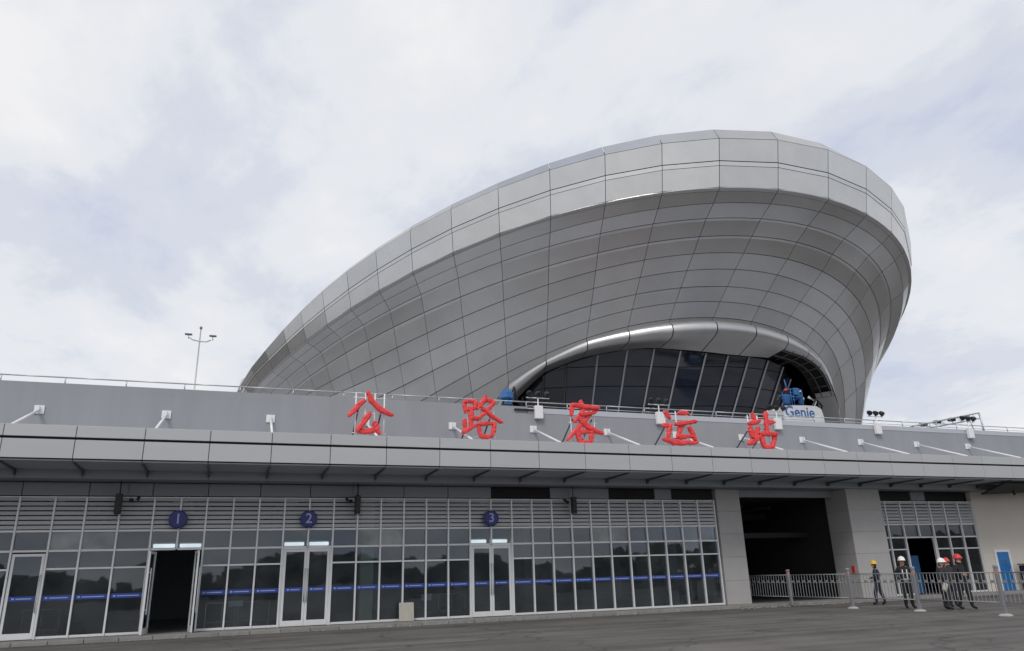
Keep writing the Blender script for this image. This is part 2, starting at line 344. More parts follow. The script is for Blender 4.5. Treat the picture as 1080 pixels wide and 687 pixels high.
for x in (-6, -2, 2, 6, 10, 14, 18): box('ceiling_duct', (x, 30.9, 4.6), (x+.5, 41.8, 4.95), MT['galv'], bld)
for x in (-8.8, 4.95, 12.2, 19.4):
    yc = 30.45 if 4 < x < 6 else 31.6
    o = box('column', (x, yc, 0.112), (x+.5, yc+.5, 5.09), MT['cream'] if 4 < x < 6 else MT['inside'], bld)
    if 4 < x < 6: o['label'] = 'cream column just behind the glass'
# granite piers built of slabs
def pier(name, xa, xb, ya, yb, ztop, rows, label):
    core = box(name, (xa+.03, ya+.03, 0.02), (xb-.03, yb-.03, ztop), MT['pier_dark'], bld); core['label'] = label
    z0 = 0.106
    for k in range(rows):
        za = z0+(ztop-z0)*k/rows+.004; zb = z0+(ztop-z0)*(k+1)/rows-.004
        box('stone_slab', (xa, ya, za), (xb, ya+.029, zb), MT['pier'], core, 0.003)
        box('stone_slab', (xa, ya+.031, za), (xa+.028, yb-.002, zb), MT['pier'], core, 0.003)
        box('stone_slab', (xb-.028, ya+.031, za), (xb, yb-.002, zb), MT['pier'], core, 0.003)
pier('pier', 21.28, 22.58, 29.97, 30.6, 5.20, 5, 'pale stone pier right of the long glass front')
pier('pier', 28.32, 30.42, 29.22, 30.7, 5.20, 5, 'deep stone pier between the dark opening and the small glass front')
alarm = box('alarm_box', (28.28, 29.45, 1.28), (28.318, 29.60, 1.60), MT['h_red'], bld)
# beige wall on the right
box('beige_wall', (37.62, 30.0, 0.106), (X1, 30.33, 5.20), MT['beige'], bld)
box('wall_pillar', (X0, 29.98, 0.106), (-15.0, 30.33, 5.20), MT['pier'], bld)
# panel band over the louvres
def dark_bay(xa, xb):
    for a, b in ((10.24, 12.92), (15.76, 18.08), (18.97, 21.24), (30.56, 33.45), (34.44, 37.32)):
        if abs(xa-a) < .02 and abs(xb-b) < .02: return True
    return False
edges = [-15.0] + [-4.68 - 2.04*k for k in range(5, 0, -1)] + [-4.68, -2.64, -.78, 1.05, 2.88, 4.71, 6.54, 8.37, 10.24, 12.92, 15.76, 18.08, 18.97, 21.24]
for seq in (edges, [30.56, 33.45, 34.44, 37.32]):
    for a, b in zip(seq[:-1], seq[1:]):
        if b-a < .3: continue
        if dark_bay(a, b):
            fr = box('vent_recess', (a+.03, YG+.06, 4.76), (b-.03, YG+.12, 5.16), MT['vent'], bld)
            for q in range(4):
                box('vent_blade', (a+.05, YG-.02, 4.80+q*.09), (b-.05, YG+.055, 4.815+q*.09), MT['vent'], fr)
        else: box('wall_panel', (a+.012, YG-.03, 4.735), (b-.012, YG+.10, 5.185), MT['wallgrey'], bld, .006)
box('wall_backing', (-15, YG+.125, 4.74), (21.25, YG+.17, 5.19), MT['cavity'], bld)
box('wall_backing', (30.5, YG+.125, 4.74), (37.6, YG+.17, 5.19), MT['cavity'], bld)
box('opening_lintel', (22.60, 30.05, 4.85), (28.30, 30.3, 5.2), MT['wallgrey'], bld)

# ================================================================ CANOPY
can = thing('entrance_canopy', (20, 27, 5.5), 'long projecting canopy with two-band aluminium fascia above the glass front', 'canopy')
XC = [-4.81 + 2.0*k for k in range(-6, 25)]
for k, (a, b) in enumerate(zip(XC[:-1], XC[1:])):
    g = .010
    box('fascia_panel', (a+g, 26.98, 5.57), (b-g, 27.05, 6.165), MT['alu'], can, .008)
    box('fascia_panel', (a+g, 26.98, 6.245), (b-g, 27.05, 6.62), MT['alu'], can, .008)
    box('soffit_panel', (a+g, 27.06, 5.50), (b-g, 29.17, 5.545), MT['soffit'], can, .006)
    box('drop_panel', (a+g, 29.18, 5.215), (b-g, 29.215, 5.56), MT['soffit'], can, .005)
    # bracket: sloping arm under the soffit and a hanging foot
    V = []
    for dx in (-.03, .03):
        V += [(a+dx, 27.10, 5.49), (a+dx, 29.17, 5.49), (a+dx, 29.17, 5.30), (a+dx, 29.04, 5.30), (a+dx, 28.95, 5.41), (a+dx, 27.10, 5.455)]
    F = [(5, 4, 3, 2, 1, 0), (6, 7, 8, 9, 10, 11)] + [(i, (i+1) % 6, 6+(i+1) % 6, 6+i) for i in range(6)]
    mesh('bracket', [Vector(v)-Vector((a, 28, 5.4)) for v in V], F, MT['bracket'], can, False, (a, 28, 5.4))
xa, xb = XC[0], XC[-1]
box('fascia_core', (xa, 27.055, 5.56), (xb, 27.075, 6.60), MT['cavity'], can)
box('canopy_deck', (xa, 27.08, 6.45), (xb, 29.98, 6.56), MT['coping'], can)
box('soffit_core', (xa, 27.08, 5.555), (xb, 29.23, 5.60), MT['cavity'], can)
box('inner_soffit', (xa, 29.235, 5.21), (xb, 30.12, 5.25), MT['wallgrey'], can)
for k, x in enumerate([-10.1, -6.64, -2.53, 1.17, 4.85, 8.50, 12.18, 15.79, 19.41, 23.12, 26.79, 30.57, 34.43, 38.2]):
    # tie rod from a plate on the parapet to the front edge, with its end plates
    rod = tube('tie_rod', [(x+.04, 29.9, 7.66), (x, 27.12, 6.63)], .045, MT['white'], can, 8)
    box('wall_plate', (x-.13, 29.955, 7.54), (x+.19, 29.995, 7.84), MT['white'], rod, .006)
    box('gusset', (x+.0, 29.80, 7.58), (x+.06, 29.95, 7.80), MT['white'], rod)
    box('deck_plate', (x-.08, 27.06, 6.561), (x+.08, 27.24, 6.60), MT['white'], rod)

# ================================================================ GLASS FRONTS
Z = dict(b=.125, t3=2.30, t2=2.885, t1=3.535, lt=4.66)
def bar(name, xa, xb, za, zb, par, m=None, ya=-.06, yb=.06, bev=.004):
    return box(name, (xa, YG+ya, za), (xb, YG+yb, zb), m or MT['silver'], par, bev)
def tilt(): return (R(random.uniform(-.55, .35)), 0, R(random.uniform(-.5, .5)))
def bay(par, xa, xb, kind='plain', transom_t3=True, film=False, stripe=True):
    """panes, louvres and rails between the centre lines xa, xb"""
    l, r = xa+.032, xb-.032
    for k in range(7):
        z = Z['t1']+.065+k*.158
        V = [(l, YG-.055, z), (r, YG-.055, z), (r, YG-.03, z+.118), (l, YG-.03, z+.118), (l, YG+.03, z+.128), (r, YG+.03, z+.128), (r, YG-.035, z+.012), (l, YG-.035, z+.012)]
        key = ('louvre', round(r-l, 3))
        if key not in _cache:
            o0 = Vector(((l+r)/2, YG, z)); me = bpy.data.meshes.new('louvre_slat')
            me.from_pydata([Vector(v)-o0 for v in V], [], [(0, 1, 2, 3), (3, 2, 5, 4), (4, 5, 6, 7), (7, 6, 1, 0), (0, 3, 4, 7), (1, 6, 5, 2)]); me.materials.append(MT['louvre']); _cache[key] = me
        link('louvre_slat', _cache[key], par, ((l+r)/2, YG, z))
    bar('transom', l, r, Z['t1']-.035, Z['t1']+.035, par)
    bar('transom', l, r, Z['t2']-.035, Z['t2']+.035, par)
    gm = MT['glassf']
    box('glass_pane', (l, YG-.006, Z['t2']+.04), (r, YG+.006, Z['t1']-.04), MT['glass_film'] if film else gm, par, rot=tilt())
    if kind == 'door': return
    if transom_t3:
        bar('transom', l, r, Z['t3']-.03, Z['t3']+.03, par)
        box('glass_pane', (l, YG-.006, Z['t3']+.035), (r, YG+.006, Z['t2']-.04), gm, par, rot=tilt())
        box('glass_pane', (l, YG-.006, Z['b']+.075), (r, YG+.006, Z['t3']-.035), gm, par, rot=tilt())
    bar('bottom_rail', l, r, Z['b']-.01, Z['b']+.07, par)
    if stripe: add_stripe(par, l, r)
def add_stripe(par, l, r, y=None):
    y = YG-.010 if y is None else y
    s = box('blue_stripe', (l+.01, y-.002, 1.30), (r-.01, y, 1.455), MT['stripe'], par)
    box('stripe_print', (l+.10, y-.0045, 1.355), (l+.17, y-.0022, 1.405), MT['stripe_t'], s)
    box('stripe_print', (l+.22, y-.0045, 1.362), (r-.12, y-.0022, 1.392), MT['stripe_t'], s)
def leaf(par, xa, xb, name='door_leaf', hside=1, label=None):
    """one framed glass door leaf in the plane of the front, with long bar handle at side hside"""
    z0, z1 = .125, 2.80; y = YG-.012; f = .085
    g = [box_geo((xa, y-.03, z0), (xa+f, y+.03, z1)), box_geo((xb-f, y-.03, z0), (xb, y+.03, z1)),
         box_geo((xa+f, y-.03, z1-f), (xb-f, y+.03, z1)), box_geo((xa+f, y-.03, z0), (xb-f, y+.03, z0+.19))]
    V, F = merge(g); o0 = Vector(((xa+xb)/2, y, z0))
    d = mesh(name, [v-o0 for v in V], F, MT['silver'], par, False, o0)
    if label: d['label'] = label
    box('door_glass', (xa+f, y-.006, z0+.19), (xb-f, y+.006, z1-f), MT['glassf'], d)
    add_stripe(d, xa+f, xb-f, y-.012)
    hx = xb-.045 if hside > 0 else xa+.045
    tube('handle', [(hx, y-.035, .95), (hx, y-.10, .97), (hx, y-.10, 2.1), (hx, y-.035, 2.12)], .018, MT['galv'], d, 8)
    return d
gf = thing('glass_front', (7, YG, 0.1), 'long silver framed glass front with louvres and three numbered doorways', 'glass front')
ML = [-14.2, -13.2, -12.15, -11.1, -10.05, -9.0, -7.78, -6.72, -5.66, -4.70, -3.63, -2.54]
MX = [-.78 + .9147*k for k in range(0, 25)]
MR = MX[:]    # .. up to 21.17
allm = ML + MR
d2, d3 = (MX[3], MX[5]), (MX[11], MX[13])   # doors 2 and 3
for i, x in enumerate(allm):
    short = any(abs(x-q) < .01 for q in (MX[4], MX[12]))
    zb = Z['t2'] if short else .11
    bar('mullion', x-.03, x+.03, zb, 4.70, gf, ya=-.10, yb=.07)
film = {1: 1, 3: 1}
bars = list(zip(allm[:-1], allm[1:]))
for xa, xb in bars:
    isdoor = (abs(xa-(-2.54)) < .01) or any(a-.01 <= xa < b-.01 for a, b in (d2, d3)) or abs(xa-(-6.72)) < .01
    if abs(xa-(-2.54)) < .01:     # doorway 1 spans one wide bay, with its own middle post above
        bar('mullion', -1.69, -1.63, Z['t2'], 4.70, gf, ya=-.10, yb=.07)
        bay(gf, -2.54, -1.66, 'door'); bay(gf, -1.66, -.78, 'door')
        continue
    bay(gf, xa, xb, 'door' if isdoor else 'plain', film=(abs(xa+5.66) < .01 or abs(xa+4.70) < .01 or abs(xa-MX[6]) < .01 or abs(xa-MX[7]) < .01 or abs(xa-14.77) < .1 or abs(xa-15.68) < .1))
bar('head_rail', -14.2, 21.2, 4.662, 4.70, gf, ya=-.05, yb=.08)
for a, b in (d2, d3):
    m_ = (a+b)/2
    bar('door_frame', a+.03, a+.075, .11, 2.85, gf); bar('door_frame', b-.075, b-.03, .11, 2.85, gf)
    bar('door_frame', a+.076, b-.076, 2.805, 2.85, gf)
    leaf(gf, a+.08, m_-.004, hside=1); leaf(gf, m_+.004, b-.08, hside=-1)
# single leaf, far left
leaf(gf, -6.67, -5.71, hside=1, label='single wide glass door at the left end')
# doorway 1: leaves folded back inside, dark hall beyond
for sx, xh in ((1, -2.46), (-1, -.86)):
    z0, z1 = .125, 2.80
    g = [box_geo((-.028, 0, z0), (.028, .085, z1)), box_geo((-.028, .72, z0), (.028, .80, z1)), box_geo((-.028, .085, z1-.085), (.028, .72, z1)), box_geo((-.028, .085, z0), (.028, .72, z0+.19))]
    V, F = merge(g)
    d = mesh('door_leaf', V, F, MT['silver'], gf, False, (xh+.02*sx, YG-.78, 0)); d.rotation_euler = (0, 0, -R(9)*sx); d['label'] = 'door leaf of doorway one swung wide open'
    gl_ = link('door_glass', box_me((.01, .635, 2.4), MT['glassf']), d); gl_.location = (0, .40, 1.515)
    for yy in (.06,):
        h = link('handle', bpy.data.meshes.new('handle'), d); V, F = merge([tube_geo([(.09*sx, yy, .75), (.09*sx, yy, 2.25)], .02, 8), tube_geo([(.028*sx, yy, .9), (.09*sx, yy, .9)], .014, 6), tube_geo([(.028*sx, yy, 2.1), (.09*sx, yy, 2.1)], .014, 6)])
        h.data.from_pydata(V, [], F); h.data.materials.append(MT['galv']); h.location = (0, 0, 0)
        h2 = link('handle', bpy.data.meshes.new('handle'), d); V, F = tube_geo([(-.09*sx, yy, .75), (-.09*sx, yy, 2.25)], .02, 8)
        h2.data.from_pydata(V, [], F); h2.data.materials.append(MT['galv']); h2.location = (0, 0, 0)
# right-hand small front
gr = thing('glass_front', (34, YG, 0.1), 'small glass front with an open doorway right of the deep stone pier', 'glass front')
xr = [30.50 + 1.0143*k for k in range(8)]
for i, x in enumerate(xr):
    zb = Z['t2'] if i == 3 else .11
    bar('mullion', x-.03, x+.03, zb, 4.70, gr, ya=-.10, yb=.07)
bar('door_jamb', xr[2]+.031, xr[2]+.09, .11, Z['t2']-.036, gr); bar('door_jamb', xr[4]-.11, xr[4]-.031, .11, Z['t2']-.036, gr)
for i in range(7):
    bay(gr, xr[i], xr[i+1], 'door' if i in (2, 3) else 'plain', stripe=False)
bar('head_rail', 30.5, 37.6, 4.662, 4.70, gr, ya=-.05, yb=.08)
# blue panel standing inside that doorway
bp_ = thing('notice_board', (33.3, 30.64, .112), 'dark blue board standing inside the open right-hand doorway', 'board')
box('board', (32.80, 30.62, .16), (33.75, 30.66, 2.0), MT['bluedk'], bp_, .01); box('foot', (32.95, 30.5, .112), (33.0, 30.8, .158), MT['steel'], bp_); box('foot', (33.6, 30.5, .112), (33.65, 30.8, .158), MT['steel'], bp_)
# blue door in the beige wall
bd = thing('blue_door', (38.95, 29.98, .1), 'bright blue door with white frame in the beige wall', 'door')
box('leaf', (38.55, 29.94, .13), (39.42, 29.975, 2.05), MT['blue'], bd, .006)
for a in ((38.42, 29.92, .115, 38.54, 29.99, 2.17), (39.43, 29.92, .115, 39.55, 29.99, 2.17), (38.545, 29.92, 2.06, 39.425, 29.99, 2.17)):
    box('frame', a[:3], a[3:], MT['white'], bd)
box('handle', (39.30, 29.90, 1.05), (39.34, 29.938, 1.2), MT['galv'], bd)
box('notice', (38.75, 29.936, 1.35), (39.2, 29.939, 1.65), MT['lift_blue'], bd)

# round number discs over the doorways, white strips with added glow inside
for k, (x, n) in enumerate(((-1.70, '1'), (2.85, '2'), (10.15, '3'))):
    s = thing('number_disc', (x, 29.9, 3.9), ('round navy sign with pale numeral 1 over the open doorway', 'round navy sign with pale numeral 2 between the others', 'round navy sign with pale numeral 3 over the rightmost double door')[k], 'sign', 'round door number signs')
    V, F = lathe_geo([(.28, -.06), (.315, -.045), (.315, .045), (.28, .06)], 28)
    V = [Vector((v.x, v.z, v.y)) for v in V]; F = [f[::-1] for f in F]
    mesh('disc', V, F, MT['disc'], s, False, (x, 29.9, 3.9))
    # scalloped rim lugs
    for q in range(0, 10, 2):
        a = 2*math.pi*q/10; box('rim_lug', (x+.315*math.cos(a)-.02, 29.88, 3.9+.315*math.sin(a)-.02), (x+.315*math.cos(a)+.02, 29.93, 3.9+.315*math.sin(a)+.02), MT['disc'], s)
    o = link('numeral', text_me(n, .50, .006, MT['disc_n'], .004), s, (x, 29.832, 3.9), (R(90), 0, 0))
    box('bracket', (x-.03, 29.962, 3.85), (x+.03, 30.03, 3.95), MT['greyp'], s)
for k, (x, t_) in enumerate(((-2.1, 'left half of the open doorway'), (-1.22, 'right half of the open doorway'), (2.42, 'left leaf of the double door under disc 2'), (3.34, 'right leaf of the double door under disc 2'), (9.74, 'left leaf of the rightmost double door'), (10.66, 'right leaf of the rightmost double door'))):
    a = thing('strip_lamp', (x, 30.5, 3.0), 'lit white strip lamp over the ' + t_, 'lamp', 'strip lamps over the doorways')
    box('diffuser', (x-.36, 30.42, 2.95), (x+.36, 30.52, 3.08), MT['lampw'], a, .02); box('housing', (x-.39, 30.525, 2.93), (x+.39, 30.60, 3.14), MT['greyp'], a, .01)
# lane signal heads with a small camera beside them
for k, x in enumerate((-3.66, 4.63, 13.82)):
    wh = ('left of disc 1', 'between discs 2 and 3, nearer 2', 'right of disc 3')[k]
    s = thing('signal_head', (x, 29.7, 4.4), 'black upright signal head hung under the canopy, ' + wh, 'signal', 'black signal heads')
    box('body', (x-.105, 29.56, 4.06), (x+.105, 29.78, 4.76), MT['black'], s, .02)
    for q in range(3):
        V, F = lathe_geo([(.055, 0), (.06, .05), (.05, .055)], 12); V = [Vector((v.x, -v.z, v.y)) for v in V]
        mesh('hood', V, F, MT['black'], s, False, (x, 29.56, 4.18+q*.21))
    tube('hanger', [(x, 29.7, 4.74), (x, 29.7, 5.205)], .02, MT['black'], s, 6)
    dx = .62 if k == 0 else -.42
    c_ = thing('security_camera', (x+dx, 29.75, 4.6), 'small camera on an arm beside the signal head ' + wh, 'camera', 'small cameras by the signal heads')
    tube('arm', [(x+dx*.4, 29.8, 5.205), (x+dx*.4, 29.8, 4.72), (x+dx, 29.7, 4.70)], .018, MT['greyp'], c_, 6)
    V, F = tube_geo([(0, 0, 0), (0, -.22, -.08)], .055, 10); mesh('barrel', V, F, MT['black'], c_, True, (x+dx, 29.72, 4.64))
    V, F = lathe_geo([(.03, 0), (.07, -.03), (.075, -.08), (.05, -.13), (.01, -.15)], 12); mesh('dome', V, F, MT['black'], c_, True, (x+dx*.62, 29.75, 4.62))

# board leaning on the front, queue rails in the hall
b_ = thing('fibre_board', (6.65, 29.75, .11), 'pale square fibre board leaning against the glass front', 'board')
box('board', (6.36, 29.80, .115), (6.93, 29.83, .78), MT['board'], b_, .003, (R(-8), 0, 0))
def queue_rail(x, y, lbl, white=False):
    q = thing('queue_rail', (x, y, .11), lbl, 'rail', 'steel queue rails in the hall')
    for dx in (0, .55, 1.1): tube('post', [(x+dx, y, .112), (x+dx, y, 1.0)], .022, MT['galv'], q, 6)
    tube('top_bar', [(x-.03, y, 1.0), (x+1.13, y, 1.0)], .022, MT['galv'], q, 6); tube('lower_bar', [(x, y, .35), (x+1.1, y, .35)], .015, MT['galv'], q, 6)
    return q
queue_rail(-.5, 30.9, 'steel queue rail behind the glass just right of doorway 1'); queue_rail(.6, 31.2, 'steel queue rail second to the right of doorway 1')
queue_rail(7.1, 30.95, 'steel queue rail behind the glass right of the leaning board'); queue_rail(8.3, 31.3, 'steel queue rail just left of doorway 3')
queue_rail(-6.3, 31.2, 'steel queue rail inside the leftmost glass door')
cn = thing('counter_sign', (.45, 30.75, .11), 'small white placard on a thin stand right of doorway 1', 'placard')
box('placard', (.25, 30.72, .86), (.75, 30.74, 1.06), MT['white'], cn); tube('stand', [(.5, 30.76, .112), (.5, 30.76, .9)], .015, MT['galv'], cn, 6)
cn = thing('counter_sign', (7.6, 30.75, .11), 'small white placard on a thin stand left of doorway 3', 'placard')
box('placard', (7.45, 30.72, .80), (7.85, 30.74, 1.05), MT['white'], cn); tube('stand', [(7.65, 30.76, .112), (7.65, 30.76, .82)], .015, MT['galv'], cn, 6)

# ================================================================ THE METAL HALL (tilted elliptical bowl)
EL = [24.9102, 64.2967, 34.388, 23.1708, -1.0092, 3.4996, 127.1621]      # centre x, y, semi-axes, turn, panel width, arc start
DS = [0.226, 0.064, -0.027, -0.117, -0.163, -0.166, -0.121, -0.048, 0.015, 0.064, 0.093, 0.114, 0.199, 0.232, 0.192, 0.057, -0.259]
ROW_O = [[2.99,2.36,1.92,1.62,1.44,1.34,1.31,1.31,1.33,1.34,1.34,1.32,1.26,1.17,1.05,0.88,0.7,0.49,0.27,0.07,-0.11,-0.24,-0.29,-0.23,-0.04,0.32,0.88],[1.59,1.6,1.63,1.66,1.68,1.69,1.68,1.65,1.59,1.51,1.39,1.25,1.09,0.9,0.69,0.48,0.26,0.06,-0.13,-0.29,-0.4,-0.46,-0.43,-0.31,-0.08,0.28,0.81],[1.75,1.83,1.89,1.95,1.98,1.99,1.97,1.92,1.85,1.75,1.62,1.47,1.3,1.11,0.91,0.7,0.5,0.3,0.12,-0.02,-0.13,-0.19,-0.19,-0.11,0.06,0.34,0.74],[3.36,3.1,2.9,2.74,2.61,2.5,2.4,2.29,2.18,2.06,1.92,1.77,1.6,1.41,1.21,1.01,0.8,0.6,0.42,0.27,0.16,0.1,0.12,0.22,0.44,0.78,1.28],[2.38,2.43,2.46,2.49,2.49,2.48,2.44,2.38,2.3,2.19,2.05,1.9,1.73,1.54,1.34,1.14,0.95,0.76,0.59,0.45,0.35,0.3,0.31,0.39,0.57,0.84,1.24],[1.96,2.27,2.51,2.69,2.81,2.88,2.9,2.87,2.8,2.7,2.57,2.42,2.25,2.06,1.87,1.68,1.49,1.31,1.15,1.01,0.91,0.84,0.81,0.83,0.91,1.05,1.27],[2.49,2.89,3.19,3.4,3.52,3.58,3.58,3.53,3.44,3.33,3.19,3.04,2.88,2.71,2.55,2.4,2.26,2.13,2.02,1.92,1.85,1.8,1.76,1.75,1.75,1.77,1.79],[3.29,3.64,3.88,4.04,4.11,4.13,4.09,4.02,3.93,3.81,3.69,3.56,3.44,3.33,3.22,3.13,3.05,2.98,2.92,2.87,2.82,2.77,2.71,2.63,2.52,2.38,2.19],[3.99,4.31,4.51,4.62,4.66,4.64,4.58,4.49,4.38,4.27,4.16,4.06,3.97,3.9,3.84,3.8,3.77,3.75,3.74,3.72,3.69,3.63,3.54,3.39,3.18,2.87,2.46],[4.7,4.96,5.11,5.17,5.16,5.1,5.0,4.9,4.79,4.68,4.59,4.52,4.47,4.45,4.46,4.48,4.52,4.56,4.6,4.62,4.61,4.54,4.41,4.19,3.85,3.37,2.72],[5.56,5.7,5.75,5.72,5.65,5.54,5.42,5.3,5.19,5.1,5.04,5.01,5.01,5.04,5.1,5.18,5.27,5.36,5.44,5.5,5.51,5.45,5.3,5.03,4.62,4.03,3.23],[6.29,6.4,6.42,6.36,6.26,6.13,5.99,5.86,5.74,5.65,5.59,5.57,5.58,5.63,5.72,5.83,5.96,6.09,6.22,6.31,6.36,6.34,6.22,5.98,5.58,4.99,4.18],[6.81,7.03,7.12,7.12,7.05,6.95,6.82,6.69,6.57,6.47,6.4,6.37,6.37,6.42,6.5,6.6,6.73,6.85,6.97,7.06,7.09,7.05,6.9,6.61,6.16,5.49,4.58],[7.52,7.73,7.84,7.87,7.85,7.79,7.7,7.61,7.53,7.46,7.4,7.38,7.37,7.39,7.43,7.49,7.55,7.61,7.65,7.65,7.6,7.48,7.26,6.92,6.42,5.74,4.84],[8.17,8.43,8.59,8.66,8.66,8.63,8.57,8.5,8.42,8.36,8.3,8.27,8.26,8.26,8.28,8.31,8.34,8.36,8.36,8.32,8.22,8.04,7.76,7.35,6.79,6.04,5.07],[8.82,9.14,9.35,9.45,9.48,9.46,9.41,9.34,9.27,9.2,9.14,9.1,9.07,9.07,9.08,9.1,9.12,9.12,9.1,9.03,8.9,8.68,8.35,7.88,7.23,6.38,5.29],[9.45,9.86,10.12,10.26,10.31,10.3,10.25,10.17,10.08,10.0,9.93,9.88,9.85,9.84,9.85,9.87,9.89,9.9,9.88,9.8,9.66,9.41,9.03,8.49,7.76,6.78,5.53]]
ROW_Z = [[24.02,20.83,19.44,19.21,19.67,20.48,21.45,22.43,23.36,24.21,24.99,25.7,26.36,26.97,27.53,28.01,28.37,28.57,28.53,28.21,27.58,26.63,25.39,23.99,22.63,21.64,21.49],[24.82,21.36,19.65,19.11,19.34,20.0,20.88,21.83,22.77,23.64,24.43,25.14,25.76,26.31,26.79,27.19,27.49,27.66,27.66,27.46,27.02,26.32,25.36,24.16,22.81,21.44,20.29],[23.73,20.99,19.51,18.93,18.95,19.35,19.98,20.73,21.51,22.3,23.04,23.74,24.37,24.92,25.4,25.78,26.04,26.16,26.12,25.88,25.42,24.72,23.79,22.65,21.33,19.95,18.63],[19.76,18.44,17.84,17.74,17.97,18.41,18.98,19.6,20.25,20.9,21.54,22.14,22.71,23.23,23.68,24.04,24.3,24.42,24.38,24.15,23.73,23.09,22.25,21.24,20.13,19.01,18.04],[19.06,18.08,17.66,17.61,17.84,18.26,18.79,19.39,20.03,20.68,21.32,21.94,22.52,23.05,23.5,23.86,24.11,24.22,24.17,23.93,23.5,22.87,22.03,21.0,19.83,18.57,17.33],[18.08,17.18,16.91,17.06,17.45,17.98,18.58,19.18,19.78,20.35,20.9,21.42,21.92,22.39,22.82,23.19,23.47,23.64,23.66,23.49,23.1,22.47,21.58,20.44,19.09,17.62,16.14],[16.48,16.2,16.31,16.66,17.15,17.7,18.26,18.82,19.36,19.87,20.37,20.84,21.3,21.73,22.14,22.49,22.77,22.95,22.99,22.85,22.51,21.91,21.04,19.89,18.46,16.79,14.93],[14.55,14.83,15.26,15.77,16.31,16.83,17.34,17.82,18.28,18.73,19.18,19.64,20.11,20.58,21.03,21.44,21.79,22.03,22.12,22.03,21.69,21.08,20.17,18.93,17.36,15.49,13.37],[11.77,13.36,14.44,15.16,15.64,15.99,16.28,16.57,16.89,17.28,17.73,18.25,18.8,19.38,19.94,20.45,20.87,21.15,21.25,21.13,20.75,20.08,19.1,17.79,16.14,14.16,11.86],[9.38,11.93,13.53,14.47,14.99,15.26,15.42,15.58,15.79,16.09,16.5,17.02,17.6,18.24,18.87,19.45,19.94,20.28,20.42,20.31,19.92,19.22,18.17,16.77,15.0,12.86,10.36],[7.25,10.67,12.56,13.48,13.83,13.9,13.9,13.97,14.18,14.55,15.07,15.72,16.44,17.18,17.9,18.53,19.03,19.36,19.49,19.4,19.05,18.42,17.46,16.12,14.32,11.92,8.76],[5.05,9.4,11.61,12.5,12.65,12.48,12.29,12.24,12.42,12.84,13.48,14.28,15.17,16.08,16.92,17.64,18.2,18.55,18.68,18.58,18.24,17.63,16.71,15.39,13.55,10.96,7.31],[3.58,8.19,10.49,11.35,11.43,11.19,10.94,10.87,11.05,11.51,12.2,13.07,14.03,15.0,15.89,16.66,17.24,17.62,17.77,17.69,17.36,16.77,15.85,14.52,12.59,9.8,5.76],[2.33,6.99,9.3,10.16,10.23,9.98,9.73,9.66,9.85,10.31,11.01,11.88,12.84,13.81,14.7,15.45,16.03,16.4,16.55,16.47,16.15,15.57,14.67,13.33,11.38,8.51,4.31],[1.08,5.79,8.11,8.96,9.03,8.78,8.52,8.45,8.64,9.11,9.82,10.69,11.65,12.61,13.5,14.25,14.82,15.18,15.33,15.25,14.95,14.38,13.49,12.15,10.17,7.23,2.9],[-0.15,4.59,6.92,7.77,7.83,7.57,7.32,7.24,7.44,7.91,8.62,9.5,10.46,11.42,12.3,13.04,13.61,13.97,14.12,14.04,13.74,13.18,12.3,10.96,8.96,5.97,1.53],[-1.37,3.38,5.72,6.57,6.63,6.37,6.11,6.04,6.24,6.71,7.43,8.31,9.27,10.23,11.1,11.84,12.4,12.76,12.91,12.84,12.54,11.99,11.1,9.77,7.75,4.73,0.22]]
NRW = len(ROW_O)
for k_ in range(len(ROW_O[0])):
    ROW_O[0][k_] = max(ROW_O[0][k_], ROW_O[1][k_]+.42); ROW_Z[0][k_] = max(ROW_Z[0][k_], ROW_Z[1][k_]+.50)
for r_ in ROW_Z:
    for k_, d_ in enumerate((3.0, 2.0, 1.1, .4)): r_[k_] -= d_
cx, cy, ea, eb, phi, pw, s00 = EL
_t = np.linspace(0, 2*np.pi, 1441); _x = ea*np.cos(_t); _y2 = eb*np.sin(_t)
_arc = np.r_[0, np.cumsum(np.hypot(np.diff(_x), np.diff(_y2)))]; PER = _arc[-1]; NS = PER/pw
def seam_shift(i):
    if 0 <= i <= 16: return DS[i]
    if i < 0: return DS[0]*max(0, 1+i/5.0)
    return DS[16]*max(0, 1-(i-16)/3.0)
def ell(s):
    t = float(np.interp((s00+s*pw) % PER, _arc, _t)); x = ea*math.cos(t); y = eb*math.sin(t)
    return cx+x*math.cos(phi)-y*math.sin(phi), cy+x*math.sin(phi)+y*math.cos(phi)
def cr(arr, s):
    """Catmull-Rom through the values at s = -6 .. 20, blended round the back"""
    n = len(arr); u = s+6
    if u < 0: u += NS
    if u <= n-1:
        i = min(int(u), n-2); f = u-i
        a, b = arr[i], arr[i+1]; m0 = (arr[i+1]-arr[max(i-1, 0)])/2; m1 = (arr[min(i+2, n-1)]-arr[i])/2
        return (2*f**3-3*f**2+1)*a+(f**3-2*f**2+f)*m0+(-2*f**3+3*f**2)*b+(f**3-f**2)*m1
    f = (u-(n-1))/(NS-(n-1)); f = f*f*(3-2*f); return arr[-1]*(1-f)+arr[0]*f-(5.5*math.sin(math.pi*f) if arr[0] > 8 else 0)
def row_oz(j, s):
    z = cr(ROW_Z[j], s)
    floor_z = 8.6+(NRW-1-j)*0.35 if j > 3 else 0      # the skirt never drops under the roof it stands on
    return cr(ROW_O[j], s), max(z, floor_z)
def vrow(v, s):
    j = min(max(int(v), 0), NRW-2); f = v-j
    o0, z0 = row_oz(j, s); o1, z1 = row_oz(j+1, s); return o0+(o1-o0)*f, z0+(z1-z0)*f
def off(s, o, z):
    x, y = ell(s); dx, dy = cx-x, cy-y; r = math.hypot(dx, dy); return Vector((x+dx/r*o, y+dy/r*o, z))
def S_(s, v):
    o, z = vrow(v, s); return off(s, o, z)
